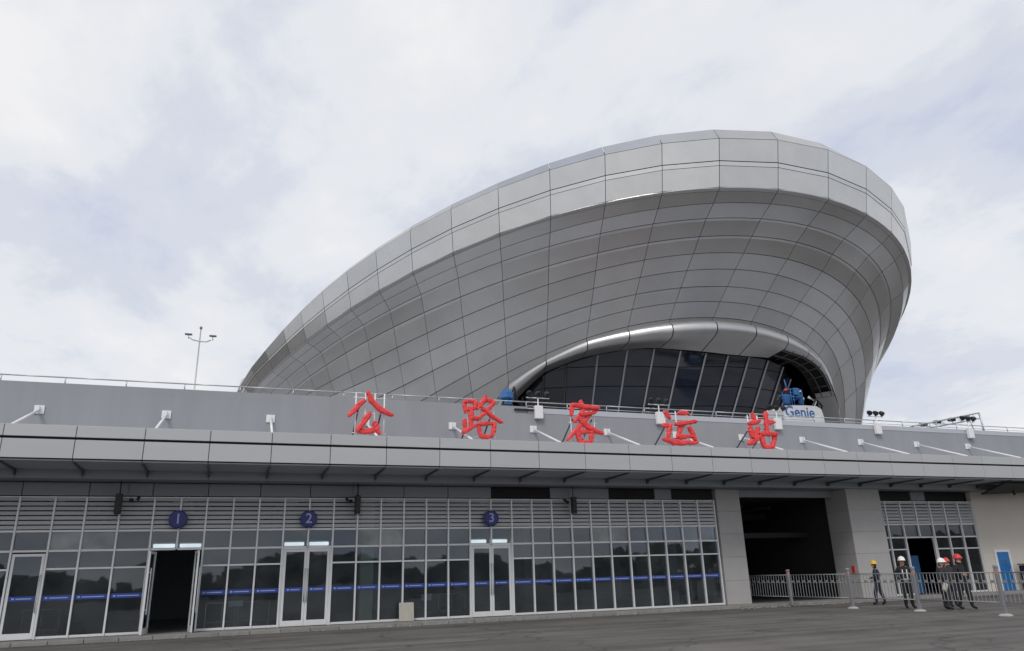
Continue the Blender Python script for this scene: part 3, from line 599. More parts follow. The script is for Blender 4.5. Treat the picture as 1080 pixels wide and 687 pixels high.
def sc_(i):     # true seam position of seam index i (float)
    a = math.floor(i); f = i-a
    return i+seam_shift(a)*(1-f)+seam_shift(a+1)*f
# lower limit of the wall: the eyebrow curve A over the glass
A_S = [4.8, 5.6, 6.0, 6.5, 6.9, 7.42, 8.12, 9.03, 10.15, 11.2, 12.2, 13.2, 14.25, 15.15, 15.97, 16.4, 16.9, 17.84, 18.3, 18.8, 19.2]
A_V = [16., 15.3, 14.4, 13.3, 12.6, 12.42, 12.28, 12.14, 12.22, 12.22, 12.2, 12.2, 12.22, 12.25, 12.27, 12.42, 12.42, 12.2, 13.0, 14.6, 16.]
B_S = [4.8, 5.6, 6.2, 6.9, 7.63, 7.99, 8.73, 9.32, 9.99, 10.83, 11.81, 12.86, 13.47, 14.13, 15.0, 15.6, 16.3, 17.0, 17.6, 18.3, 19.2]
B_Z = [8.7, 9.5, 11.0, 12.9, 14.29, 14.96, 15.5, 15.82, 16.01, 16.09, 15.85, 15.6, 15.55, 15.6, 15.5, 15.25, 14.7, 13.8, 12.7, 11.0, 8.7]
def vA(s): return 99. if s < A_S[0] or s > A_S[-1] else float(np.interp(s, A_S, A_V))
dome = thing('curved_metal_hall', (cx, cy, 8.4), 'huge silver bowl-shaped hall clad in metal panels with a glazed mouth', 'building')
GS, GV = .0052, .017
def plate(P, name, m, parent, depth=.07):
    """a thin cladding plate over the point grid P[i][j] (i along the rim, j down), with returned edges"""
    nu, nv = len(P), len(P[0]); o0 = P[0][0].copy(); V = [p-o0 for r in P for p in r]; ix = lambda i, j: i*nv+j
    F = [(ix(i, j), ix(i, j+1), ix(i+1, j+1), ix(i+1, j)) for i in range(nu-1) for j in range(nv-1)]
    n = (V[ix(0, nv-1)]-V[ix(nu-1, 0)]).cross(V[ix(nu-1, nv-1)]-V[ix(0, 0)])
    if n.length < 1e-6: return None
    n.normalize()
    if n.dot(Vector((P[0][0].x-cx, P[0][0].y-cy, 0))) < 0: n = -n
    rim = [ix(i, 0) for i in range(nu)]+[ix(nu-1, j) for j in range(1, nv)]+[ix(i, nv-1) for i in range(nu-2, -1, -1)]+[ix(0, j) for j in range(nv-2, 0, -1)]
    b0 = len(V); V += [V[k]-n*depth for k in rim]; L = len(rim)
    F += [(rim[k], rim[(k+1) % L], b0+(k+1) % L, b0+k) for k in range(L)]
    me = bpy.data.meshes.new(name); me.from_pydata([tuple(v) for v in V], [], F); me.materials.append(m)
    nf = (nu-1)*(nv-1); me.polygons.foreach_set('use_smooth', [k < nf for k in range(len(me.polygons))])
    try: me.set_sharp_from_angle(angle=R(40))
    except Exception: pass
    me.update(); return link(name, me, parent, o0)
def cell(i, j, joined=None):
    s0, s1 = sc_(i)+GS, sc_(i+1)-GS; v0, v1 = j+GV, j+1-GV
    rim_ = j <= 2
    nu = 1 if rim_ else 3; nv = 2 if j in (3,) else 1
    P = []
    for a in range(nu+1):
        s = s0+(s1-s0)*a/nu; ve = min(v1, vA(s)-.01)
        if ve <= v0+.02: ve = v0+.002
        P.append([S_(s, v0+(ve-v0)*b/nv) for b in range(nv+1)])
        if j == 3:      # rounded trim standing a little proud
            o_, z_ = vrow(v0+.5*(ve-v0), s); P[-1][1] = off(s, o_-.13, z_+.02)
    if rim_: P = [P[0], P[-1]]
    # narrow fold strip along the top of some rows
    if j in (2, 6, 7, 10) and joined is None and ve > v0+.3:
        f1 = .17 if j == 2 else .13; Q = []
        for r, a in zip(P, [k/(len(P)-1) for k in range(len(P))]):
            s = s0+(s1-s0)*a; o_, z_ = vrow(v0+(ve-v0)*f1, s); Q.append([r[0], off(s, o_-(.022 if j == 2 else -.04), z_)])
            P[len(Q)-1] = [S_(s, v0+(ve-v0)*(f1+.012)), r[-1]]
        if max(p.z for r in Q for p in r) > 8.8: plate(Q, 'fold_strip', MT['dome_rim'] if j < 3 else MT['dome_under'], dome, .05)
    zt = max(p.z for r in P for p in r)
    if zt < 8.75 or max((P[k][0]-P[k][-1]).length for k in range(len(P))) < .05: return
    if joined is not None: joined.append(P); return
    nm = ('coping_panel', 'fascia_panel', 'fascia_panel', 'edge_trim')[j] if j < 4 else 'soffit_panel'
    plate(P, nm, MT['dome_rim'] if j < 3 else MT['dome_lip'] if j == 3 else MT['dome_under'], dome)
rear = []
NB = int(round(NS-26))
for i in range(-6, 20):
    for j in range(NRW-1):
        s = sc_(i+.5)
        if vA(s) < j and vA(sc_(i)) < j and vA(sc_(i+1)) < j: continue
        cell(i, j, None if (-6 <= i <= 18) else rear)
back_s = [20+(NS-26)*k/NB for k in range(NB+1)]
for a, b in zip(back_s[:-1], back_s[1:]):
    for j in range(NRW-1): rear.append([[S_(a+GS, j+GV), S_(a+GS, j+1-GV)], [S_(b-GS, j+GV), S_(b-GS, j+1-GV)]])
V, F = [], []
for P in rear:
    b0 = len(V); nv = len(P[0]); V += [p for r in P for p in r]
    F += [(b0+i*nv+j, b0+i*nv+j+1, b0+(i+1)*nv+j+1, b0+(i+1)*nv+j) for i in range(len(P)-1) for j in range(nv-1)]
o = mesh('rear_panel', V, F, MT['dome_under'], dome); tag(o, kind='stuff')
# dark structure just behind the cladding
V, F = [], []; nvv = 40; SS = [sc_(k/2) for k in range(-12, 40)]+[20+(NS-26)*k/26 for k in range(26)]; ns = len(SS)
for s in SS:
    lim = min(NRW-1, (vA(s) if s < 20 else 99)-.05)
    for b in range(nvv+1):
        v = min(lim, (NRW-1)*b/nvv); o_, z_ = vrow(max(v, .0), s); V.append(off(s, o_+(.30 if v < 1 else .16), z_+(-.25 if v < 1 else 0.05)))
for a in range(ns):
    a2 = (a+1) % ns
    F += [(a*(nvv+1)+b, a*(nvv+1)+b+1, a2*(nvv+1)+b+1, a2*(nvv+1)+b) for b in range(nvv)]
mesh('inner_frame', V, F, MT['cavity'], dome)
# roof sheet
V = [Vector((cx, cy, 17.0))]+[S_(s, 0.02)+(Vector((cx, cy, 0))-Vector((S_(s, .02).x, S_(s, .02).y, 0))).normalized()*.35-Vector((0, 0, .3)) for s in SS]
mesh('roof_sheet', V, [(0, 1+a, 1+(a+1) % ns) for a in range(ns)], MT['dome_roof'], dome)

# eyebrow lip: rolled section from curve A on the wall to curve B over the glass
def lipA(s): return vrow(vA(s), s)
def lip_pt(s, w):
    oA, zA = lipA(s); zB = float(np.interp(s, B_S, B_Z)); oB = oA+1.25; h = max(zA-zB, .25); k = min(1, h/1.35)
    pts = [(-.02, .02), (-.26*k, -.10*k), (-.38*k, -.30*k), (-.40*k, -.56*k), (-.30*k, -.84*k), (-.02*k, -1.08*k)]
    q = pts+[(.62, -(.5*h+.54*k)), (1.25, -h)]
    x = w*(len(q)-1); i = min(int(x), len(q)-2); f = x-i
    a, b = q[i], q[i+1]; ma = [(q[i+1][c]-q[max(i-1, 0)][c])/2 for c in (0, 1)]; mb = [(q[min(i+2, len(q)-1)][c]-q[i][c])/2 for c in (0, 1)]
    r = [(2*f**3-3*f**2+1)*a[c]+(f**3-2*f**2+f)*ma[c]+(-2*f**3+3*f**2)*b[c]+(f**3-f**2)*mb[c] for c in (0, 1)]
    return off(s, oA+r[0], max(zA+r[1], 8.4))
for i in range(5, 19):
    s0, s1 = max(sc_(i), 5.2)+.012, min(sc_(i+1), 18.9)-.012
    if s1-s0 < .1: continue
    hole = 14.1 < (s0+s1)/2 < 17.2
    for (wa, wb, nw) in (((0, .72, 8),) if hole else ((0, 1.0, 11),)):
        P = [[lip_pt(s0+(s1-s0)*a/4, wa+(wb-wa)*b/nw) for b in range(nw+1)] for a in range(5)]
        plate(P, 'lip_panel', MT['dome_lip'], dome, .04)
# lining behind the lip and bare framing in the unfinished stretch
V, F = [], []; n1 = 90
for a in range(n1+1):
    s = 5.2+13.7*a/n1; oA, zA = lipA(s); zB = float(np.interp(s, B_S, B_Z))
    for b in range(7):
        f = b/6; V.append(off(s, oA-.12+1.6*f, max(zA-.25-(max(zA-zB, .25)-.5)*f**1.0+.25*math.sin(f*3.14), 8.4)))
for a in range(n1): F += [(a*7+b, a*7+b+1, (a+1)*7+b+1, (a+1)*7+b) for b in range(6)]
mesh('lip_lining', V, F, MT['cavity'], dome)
for k in range(7):
    s = 14.5+k*.42; tube('frame_bar', [lip_pt(s, .68), lip_pt(s, .85), lip_pt(s, 1.0)], .04, MT['steel'], dome, 6)
for wv in (.76, .90):
    tube('frame_bar', [lip_pt(14.2+.28*k, wv) for k in range(11)], .045, MT['steel'], dome, 6)

# glazing of the mouth
def G(s, z, d=0.): return off(s, 9.0+.5*(16-z)+d, z)
def zrow(k, s):
    z = 14.93+(.17*(11.8-s) if s < 11.8 else .05*(s-11.8)) - 1.27*(k-1); return z
ms = [8.06+.695*k for k in range(-3, 13)]
msx = [5.97, 6.67, 7.36, 8.06, 8.75, 9.62, 10.4, 11.1, 11.8, 12.5, 13.14, 13.8, 14.52, 15.3, 16.1, 16.9, 17.7]
for k, s in enumerate(msx):
    zt = float(np.interp(s, B_S, B_Z))+.12; zt = max(zt, 9.2)
    P = [G(s, zt, -.10), G(s, 8.45, -.10)]
    tube('mullion', P, .062, MT['dome_mullion'] if s > 9.2 else MT['steel'], dome, 6, False)
for a, b in zip(msx[:-1], msx[1:]):
    for r in range(0, 7):
        P = []
        for s in (a+.012, b-.012):
            ztop = max(float(np.interp(s, B_S, B_Z))+.15, 8.6)
            zu = ztop if r == 0 else min(zrow(r, s)-.025, ztop); zl = min(max(zrow(r+1, s)+.025, 8.45), ztop)
            P.append((zu, zl, s))
        if max(p[0]-p[1] for p in P) < .15: continue
        q = [[G(p[2], p[0]), G(p[2], max(min(p[1], p[0]-.01), 8.45))] for p in P]
        plate(q, 'window_pane', MT['glass_dark'], dome, .03)
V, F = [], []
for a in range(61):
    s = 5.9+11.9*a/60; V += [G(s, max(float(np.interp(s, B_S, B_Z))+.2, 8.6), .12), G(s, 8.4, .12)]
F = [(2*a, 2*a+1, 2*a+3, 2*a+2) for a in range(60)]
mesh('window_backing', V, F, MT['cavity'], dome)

# ================================================================ SIGN CHARACTERS  gong lu ke yun zhan
LET = [[4.67,0.107,[[[-0.27,8.05],[-0.5,7.81],[-0.79,7.47]],[[-0.13,8.35],[0.09,7.98],[0.39,7.72],[0.79,7.54]],[[-0.05,7.56],[-0.24,7.24],[-0.47,6.91]],[[-0.47,6.88],[-0.09,6.89],[0.27,6.94]],[[0.15,7.22],[0.23,7.05],[0.34,6.84]]]],[9.07,0.084,[[[-0.72,8.18],[-0.7,7.97],[-0.67,7.78]],[[-0.72,8.2],[-0.48,8.22],[-0.25,8.22]],[[-0.26,8.22],[-0.29,8.07],[-0.32,7.93]],[[-0.68,7.89],[-0.48,7.92],[-0.31,7.94]],[[-0.45,7.91],[-0.46,7.56],[-0.47,7.19]],[[-0.45,7.53],[-0.33,7.55],[-0.22,7.56]],[[-0.72,7.48],[-0.72,7.29],[-0.72,7.07]],[[-0.79,6.99],[-0.57,7.09],[-0.28,7.27]],[[0.14,8.45],[0.01,8.2],[-0.19,7.94]],[[0.05,8.26],[0.31,8.29],[0.53,8.26]],[[0.52,8.22],[0.18,7.86],[-0.2,7.5]],[[0.01,7.96],[0.38,7.68],[0.79,7.43]],[[-0.14,7.31],[-0.11,7.09],[-0.05,6.87]],[[-0.14,7.33],[0.17,7.36],[0.53,7.37]],[[0.52,7.34],[0.46,7.11],[0.39,6.88]],[[-0.05,6.85],[0.17,6.84],[0.39,6.86]]]],[13.54,0.095,[[[-0.11,8.47],[-0.07,8.33],[-0.04,8.17]],[[-0.52,8.31],[-0.55,8.11],[-0.58,7.87]],[[-0.51,8.29],[0.03,8.24],[0.65,8.21]],[[0.65,8.21],[0.55,8.1],[0.43,8.01]],[[-0.02,8.11],[-0.21,7.84],[-0.44,7.62]],[[-0.21,7.9],[0.05,7.94],[0.32,7.97]],[[0.3,7.95],[-0.2,7.45],[-0.79,6.86]],[[-0.31,7.76],[0.19,7.38],[0.79,7.15]],[[-0.36,7.16],[-0.33,6.97],[-0.28,6.74]],[[-0.35,7.18],[-0.04,7.2],[0.31,7.21]],[[0.32,7.19],[0.27,6.99],[0.22,6.75]],[[-0.28,6.74],[-0.02,6.74],[0.22,6.76]]]],[18.09,0.103,[[[-0.59,8.21],[-0.51,8.09],[-0.43,7.95]],[[0.05,8.17],[0.27,8.2],[0.49,8.2]],[[-0.17,7.67],[0.32,7.75],[0.84,7.83]],[[0.19,7.7],[0.06,7.43],[-0.09,7.13]],[[-0.09,7.13],[0.25,7.14],[0.64,7.2]],[[0.51,7.55],[0.63,7.32],[0.74,7.05]],[[-0.77,7.6],[-0.61,7.62],[-0.4,7.62]],[[-0.43,7.61],[-0.51,7.36],[-0.59,7.11]],[[-0.84,7.0],[-0.17,6.87],[0.79,6.9]]]],[22.44,0.108,[[[-0.36,8.32],[-0.32,8.2],[-0.26,8.08]],[[-0.64,7.86],[-0.34,7.92],[-0.07,7.98]],[[-0.61,7.67],[-0.59,7.47],[-0.54,7.24]],[[-0.13,7.69],[-0.22,7.49],[-0.34,7.25]],[[-0.78,6.95],[-0.47,7.09],[-0.13,7.27]],[[0.34,8.39],[0.32,7.9],[0.26,7.42]],[[0.38,7.98],[0.57,7.99],[0.78,7.98]],[[-0.02,7.39],[-0.0,7.11],[0.06,6.83]],[[-0.02,7.4],[0.36,7.42],[0.78,7.42]],[[0.78,7.41],[0.66,7.13],[0.53,6.85]],[[0.06,6.82],[0.26,6.81],[0.53,6.85]]]]]
YL = 27.6
desc = ['first red character, the open four-stroke one at the left end of the sign', 'second red character from the left, a tall crowded one',
        'third red character, standing in the middle of the sign', 'fourth red character, broad with a long sweeping base stroke', 'last red character at the right end of the sign']
for (x0, wd, strokes), lb in zip(LET, desc):
    zs = [p[1] for s in strokes for p in s]; xs = [p[0] for s in strokes for p in s]; z_lo, z_hi = min(zs), max(zs); xl, xh = min(xs), max(xs)
    ch = thing('sign_character', (x0, YL, 6.56), lb, 'sign letter', 'red characters of the station sign')
    for si, st in enumerate(strokes):
        pts = []; rads = []; n = 9
        for k in range(n):
            t = k/(n-1)*(len(st)-1); i = min(int(t), len(st)-2); f = t-i
            a, b = st[i], st[i+1]
            if len(st) > 2:
                ma = [(st[i+1][c]-st[max(i-1, 0)][c])/2 for c in (0, 1)]; mb = [(st[min(i+2, len(st)-1)][c]-st[i][c])/2 for c in (0, 1)]
                q = [(2*f**3-3*f**2+1)*a[c]+(f**3-2*f**2+f)*ma[c]+(-2*f**3+3*f**2)*b[c]+(f**3-f**2)*mb[c] for c in (0, 1)]
            else: q = [a[c]*(1-f)+b[c]*f for c in (0, 1)]
            pts.append(Vector((x0+q[0]+random.uniform(-.012, .012), YL-.03*(si % 3), q[1]+random.uniform(-.012, .012))))
            rr = wd*(.82+.25*math.sin(math.pi*min(1, k/(n-1)*1.15)))*random.uniform(.84, 1.14)
            rads.append(rr*.95)
        d0 = (pts[0]-pts[1]).normalized(); d1 = (pts[-1]-pts[-2]).normalized()
        pts = [pts[0]+d0*wd*.55]+pts+[pts[-1]+d1*wd*.7]; rads = [rads[0]*.5]+rads+[rads[-1]*.35]
        oo = pts[0]; V, F = [], []; yd = .055+.012*(si % 3)
        for k, q in enumerate(pts):
            t_ = (pts[min(k+1, len(pts)-1)]-pts[max(k-1, 0)]); t_.y = 0; t_.normalize(); nn_ = Vector((-t_.z, 0, t_.x)); rr = rads[k]
            ja, jb = random.uniform(.86, 1.16), random.uniform(.86, 1.16)
            V += [q-oo+nn_*rr*ja+Vector((0, -yd*.6, 0)), q-oo+nn_*rr*.55*ja+Vector((0, -yd*random.uniform(.95, 1.25), 0)), q-oo-nn_*rr*.5*jb+Vector((0, -yd*random.uniform(.9, 1.2), 0)), q-oo-nn_*rr*jb+Vector((0, -yd*.6, 0)), q-oo-nn_*rr*jb+Vector((0, yd, 0)), q-oo+nn_*rr*ja+Vector((0, yd, 0))]
        for k in range(len(pts)-1): F += [(k*6+c, k*6+(c+1) % 6, (k+1)*6+(c+1) % 6, (k+1)*6+c) for c in range(6)]
        F += [tuple(range(5, -1, -1)), tuple((len(pts)-1)*6+c for c in range(6))]
        mesh('stroke', V, F, MT['red'], ch, False, oo)
    n_p = 4 if xh-xl > 1.3 and lb.startswith('first') else 3
    w_ = xh-xl
    for k in range(n_p):
        px_ = x0+xl+w_*(.16+.68*k/(n_p-1)); tube('post', [(px_, YL+.16, 6.561), (px_, YL+.16, 8.30 if n_p == 3 else 8.38)], .027, MT['white'], ch, 6)
    for zz_ in (6.85, 7.6, 8.2): tube('cross_tube', [(x0+xl+w_*.1, YL+.19, zz_), (x0+xl+w_*.9, YL+.19, zz_)], .018, MT['white'], ch, 6)
    for px_ in (x0+xl+w_*.22, x0+xl+w_*.78): tube('brace', [(px_, YL+.2, 7.75), (px_, 29.5, 6.57)], .035, MT['bracket'], ch, 6)

# ================================================================ PARAPET RAIL, FLOODLIGHTS, ROOF THINGS
rail = thing('parapet_rail', (20, 30.2, 8.7), 'thin pale pipe rail running along the top of the parapet', 'rail')
segs = [X0+2.0*k for k in range(41)]
for a, b in zip(segs[:-1], segs[1:]):
    tube('top_pipe', [(a, 30.2, 8.95), (b, 30.2, 8.95)], .026, MT['galv'], rail, 6)
    tube('rail_post', [(b, 30.2, 8.70), (b, 30.2, 8.94)], .022, MT['galv'], rail, 6)
    if a > 11: tube('lower_pipe', [(a, 30.16, 8.765), (b, 30.16, 8.765)], .016, MT['galv'], rail, 6)
fl = [('leftmost floodlight cluster, beside the second red character', 12.45), ('floodlight cluster right behind the fourth red character', 18.6), ('floodlight cluster on the parapet close by the last red character', 25.38),
      ('clear floodlight cluster of three black lamps alone against the sky', 31.85), ('rightmost floodlight cluster, beside the metal gantry', 38.55)]
for lb, x in fl:
    f = thing('floodlight_cluster', (x, 29.9, 8.45), lb, 'floodlight', 'floodlight clusters on the parapet')
    box('junction_box', (x-.19, 29.78, 8.14), (x+.19, 29.975, 8.72), MT['white'], f, .02)
    tube('mast', [(x, 29.9, 8.3), (x, 29.9, 9.12)], .03, MT['white'], f, 6); tube('cross_arm', [(x-.55, 29.9, 9.08), (x+.55, 29.9, 9.08)], .022, MT['white'], f, 6)
    for k, dx in enumerate((-.42, 0, .42)):
        V, F = lathe_geo([(.11, -.12), (.13, -.105), (.125, .0), (.08, .11), (.04, .13)], 12)
        l_ = mesh('lamp_head', V, F, MT['black'], f, False, (x+dx, 29.86, 9.27)); l_.rotation_euler = (R(-62+k*7), 0, R(12*(k-1)))
        box('yoke', (x+dx-.02, 29.88, 9.10), (x+dx+.02, 29.92, 9.22), MT['black'], f)
# gantry frame on the right
gt = thing('roof_gantry', (38, 31.4, 8.4), 'slanting grey metal gantry with ladder rungs lying up over the parapet', 'gantry')
for y in (31.1, 31.75):
    tube('chord', [(34.6, y, 8.75), (41.2, y, 9.95)], .045, MT['galv'], gt, 6); tube('chord', [(35.2, y, 8.6), (41.2, y, 9.62)], .035, MT['galv'], gt, 6)
    tube('leg', [(41.2, y, 9.95), (41.35, y, 8.36)], .045, MT['galv'], gt, 6); tube('leg', [(37.6, y, 9.25), (37.6, y, 8.36)], .04, MT['galv'], gt, 6)
for k in range(13): x = 35.2+k*.5; tube('rung', [(x, 31.1, 8.82+(x-35)*.182), (x, 31.75, 8.82+(x-35)*.182)], .022, MT['galv'], gt, 6)
for k in range(9):
    x = 35.4+k*.65; tube('lacing', [(x, 31.1, 8.80+(x-35)*.182), (x+.32, 31.1, 8.60+(x-35)*.178)], .016, MT['galv'], gt, 5)
for x in (36.9, 38.0, 39.2): box('motor_box', (x-.22, 31.2, 8.84+(x-35)*.17-.14), (x+.18, 31.5, 8.84+(x-35)*.17+.06), MT['black'], gt, .04)
# low dark cable bundle left of it
# far light mast seen over the parapet
mst = thing('high_mast_light', (-4.1, 75, 0), 'tall thin light mast with two arms rising beyond the roof on the left', 'light mast')
tube('mast', [(-4.1, 75, 0), (-4.1, 75, 25.3)], [.12, .06], MT['galv'], mst, 8); tube('arm', [(-5.0, 75, 24.3), (-4.7, 75, 24.1), (-4.1, 75, 24.0), (-3.5, 75, 24.0), (-3.1, 75, 24.2)], .06, MT['galv'], mst, 6)
for x in (-5.15, -2.95): box('lamp_head', (x-.34, 74.85, 24.56), (x+.34, 75.15, 24.72), MT['greyp'], mst, .05); tube('stem', [(x*.985-.02, 75, 24.2), (x, 75, 24.56)], .05, MT['galv'], mst, 6)
mesh('finial', *lathe_geo([(.03, 0), (.13, .1), (.13, .25), (.03, .35)], 10), MT['greyp'], mst, True, (-4.1, 75, 25.2))

# boom lift parked on the roof before the glazed mouth
bl = thing('boom_lift', (30.4, 33.6, 8.36), 'white boom lift with blue lettering on its rounded counterweight', 'boom lift')
prof = [(28.72, 9.1), (28.70, 10.12), (28.85, 10.24), (30.3, 10.33), (31.1, 10.32), (31.42, 10.15), (31.52, 9.7), (31.5, 9.1)]
n = len(prof); V = [Vector((x-30, y-33.6, z-9.5)) for y in (33.2, 34.9) for x, z in prof]
F = [tuple(range(n)), tuple(range(2*n-1, n-1, -1))]+[(i, n+i, n+(i+1) % n, (i+1) % n) for i in range(n)]
hood = mesh('counterweight', V, F, MT['lift'], bl, False, (30, 33.6, 9.5))
link('lettering', text_me('Genie', .86, .004, MT['lift_txt'], .014), hood, (29.85, 33.193, 9.90), (R(90), 0, 0))
box('chassis', (28.8, 33.3, 8.75), (31.6, 34.9, 9.3), MT['lift_blue'], bl, .05)
for x in (29.1, 31.3):
    for y in (33.15, 34.75):
        V, F = lathe_geo([(.2, -.14), (.36, -.12), (.38, 0), (.36, .12), (.2, .14)], 16); V = [Vector((v.x, v.z, v.y)) for v in V]
        mesh('wheel', V, [f[::-1] for f in F], MT['black'], bl, True, (x, y+.1, 8.75))
tube('boom', [(31.55, 34.2, 10.2), (32.3, 34.5, 10.95), (31.75, 34.4, 11.15)], [.10, .09, .08], MT['lift'], bl, 8)
tube('boom', [(31.3, 34.4, 11.05), (30.9, 34.1, 10.7)], .09, MT['lift'], bl, 8)
tube('hose', [(31.4, 33.9, 10.4), (31.9, 34.0, 10.95), (32.35, 34.1, 10.6), (32.2, 34.2, 9.9), (32.0, 34.3, 9.0)], .07, MT['black'], bl, 8)
bk = thing('lift_basket', (29.95, 33.9, 10.3), 'blue lift basket raised beside the two roof workers', 'basket')
for x in (29.75, 30.55):
    for y in (33.6, 34.3): tube('post', [(x, y, 10.42), (x, y, 11.35)], .03, MT['lift_blue'], bk, 6)
for z in (10.9, 11.35): tube('rail', [(29.75, 33.6, z), (30.55, 33.6, z), (30.55, 34.3, z), (29.75, 34.3, z), (29.75, 33.6, z)], .028, MT['lift_blue'], bk, 6)
box('floor', (29.7, 33.55, 10.36), (30.6, 34.35, 10.42), MT['lift_blue'], bk); box('control_box', (29.95, 33.5, 11.0), (30.35, 33.7, 11.42), MT['lift_blue'], bk, .04)
tube('mast', [(30.15, 34.2, 8.9), (30.15, 34.1, 10.4)], .10, MT['lift_blue'], bk, 8)
tube('aerial', [(30.15, 34.3, 11.35), (30.05, 34.3, 12.1)], .04, MT['lift_blue'], bk, 6)
# small blue machine on the roof by the second character
bm_ = thing('blue_winch', (11.5, 31.2, 8.36), 'small blue winch on black splayed legs at the left tip of the glazed mouth', 'winch')
V, F = lathe_geo([(.30, 0), (.36, .08), (.31, .34), (.17, .50)], 7); mesh('drum', V, F, MT['lift_blue'], bm_, False, (11.45, 31.2, 9.22))
box('motor', (11.28, 31.0, 8.95), (11.66, 31.4, 9.25), MT['lift_blue'], bm_, .05)
for dx, dy in ((-.48, -.2), (.42, -.2), (-.3, .4), (.4, .4)): tube('leg', [(11.45+dx*.3, 31.2+dy*.3, 9.25), (11.45+dx, 31.2+dy, 8.36)], .045, MT['black'], bm_, 6)
tube('hose', [(11.62, 31.15, 9.5), (11.82, 31.1, 9.78), (11.9, 31.2, 9.3), (12.3, 31.3, 8.95)], .05, MT['black'], bm_, 6)
tube('hook', [(11.72, 31.15, 9.62), (11.80, 31.12, 9.86)], .04, MT['black'], bm_, 6)
box('roof_step', (11.35, 29.90, 8.52), (12.25, 30.04, 8.57), MT['black'], bm_)

# ================================================================ FENCE
FP = [(23.35, 31.6), (23.45, 28.35), (23.64, 25.0), (23.58, 21.75), (23.12, 18.1)]
fn = thing('yard_fence', (23.5, 25, 0), 'grey bar fence with capped posts on white feet running out from the dark opening', 'fence')
FX = FP+[(22.7, 14.6)]
for k, (x, y) in enumerate(FP):
    p = box('post', (x-.055, y-.055, .11 if k == 0 else .06), (x+.055, y+.055, 1.44), MT['postgrey'], fn, .01)
    box('cap', (x-.065, y-.065, 1.441), (x+.065, y+.065, 1.53), MT['bluecap'] if k > 1 else MT['postgrey'], p, .02)
    if k > 0:
        for sx in (-.058, .0552): box('tape', (x+sx, y-.04, 1.24), (x+sx+.003, y+.04, 1.38), MT['orange'], p)
        box('tape', (x-.04, y-.058, 1.24), (x+.04, y-.0552, 1.38), MT['orange'], p)
    if k > 1:
        V, F = lathe_geo([(.21, 0), (.20, .03), (.14, .06), (.08, .07)], 14); V = [Vector((v.x*(1+.1*math.sin(7*v.y)), v.y, v.z)) for v in V]
        mesh('foot', V, F, MT['concrete'], p, False, (x, y, .003))
ang_cache = {}
for (xa, ya), (xb, yb) in zip(FX[:-1], FX[1:]):
    L = math.hypot(xb-xa, yb-ya); ux, uy = (xb-xa)/L, (yb-ya)/L
    if yb < 14: break
    P = lambda d, z: (xa+ux*d, ya+uy*d, z)
    for z in (1.30, .40, .98): tube('rail', [P(.1, z), P(L-.1, z)], .019 if z != .98 else .009, MT['fencep'], fn, 6)
    nb = int((L-.3)/.16)
    for q in range(nb+1):
        d = .15+(L-.3)*q/nb
        if 'fbar' not in _cache:
            V, F = tube_geo([(0, 0, -.45), (0, 0, .45)], .0115, 6); me = bpy.data.meshes.new('bar'); me.from_pydata([tuple(v) for v in V], [], F); me.materials.append(MT['fencep']); _cache['fbar'] = me
        link('bar', _cache['fbar'], fn, P(d, .85))
        if q % 2 == 0 and q < nb: # ornamental H link between a pair of bars
            g_ = box(
                'link_plate', (P(d+.0675, 0)[0]-.012, P(d+.0675, 0)[1]-.055, .99), (P(d+.0675, 0)[0]+.012, P(d+.0675, 0)[1]+.055, 1.07), MT['fencep'], fn)
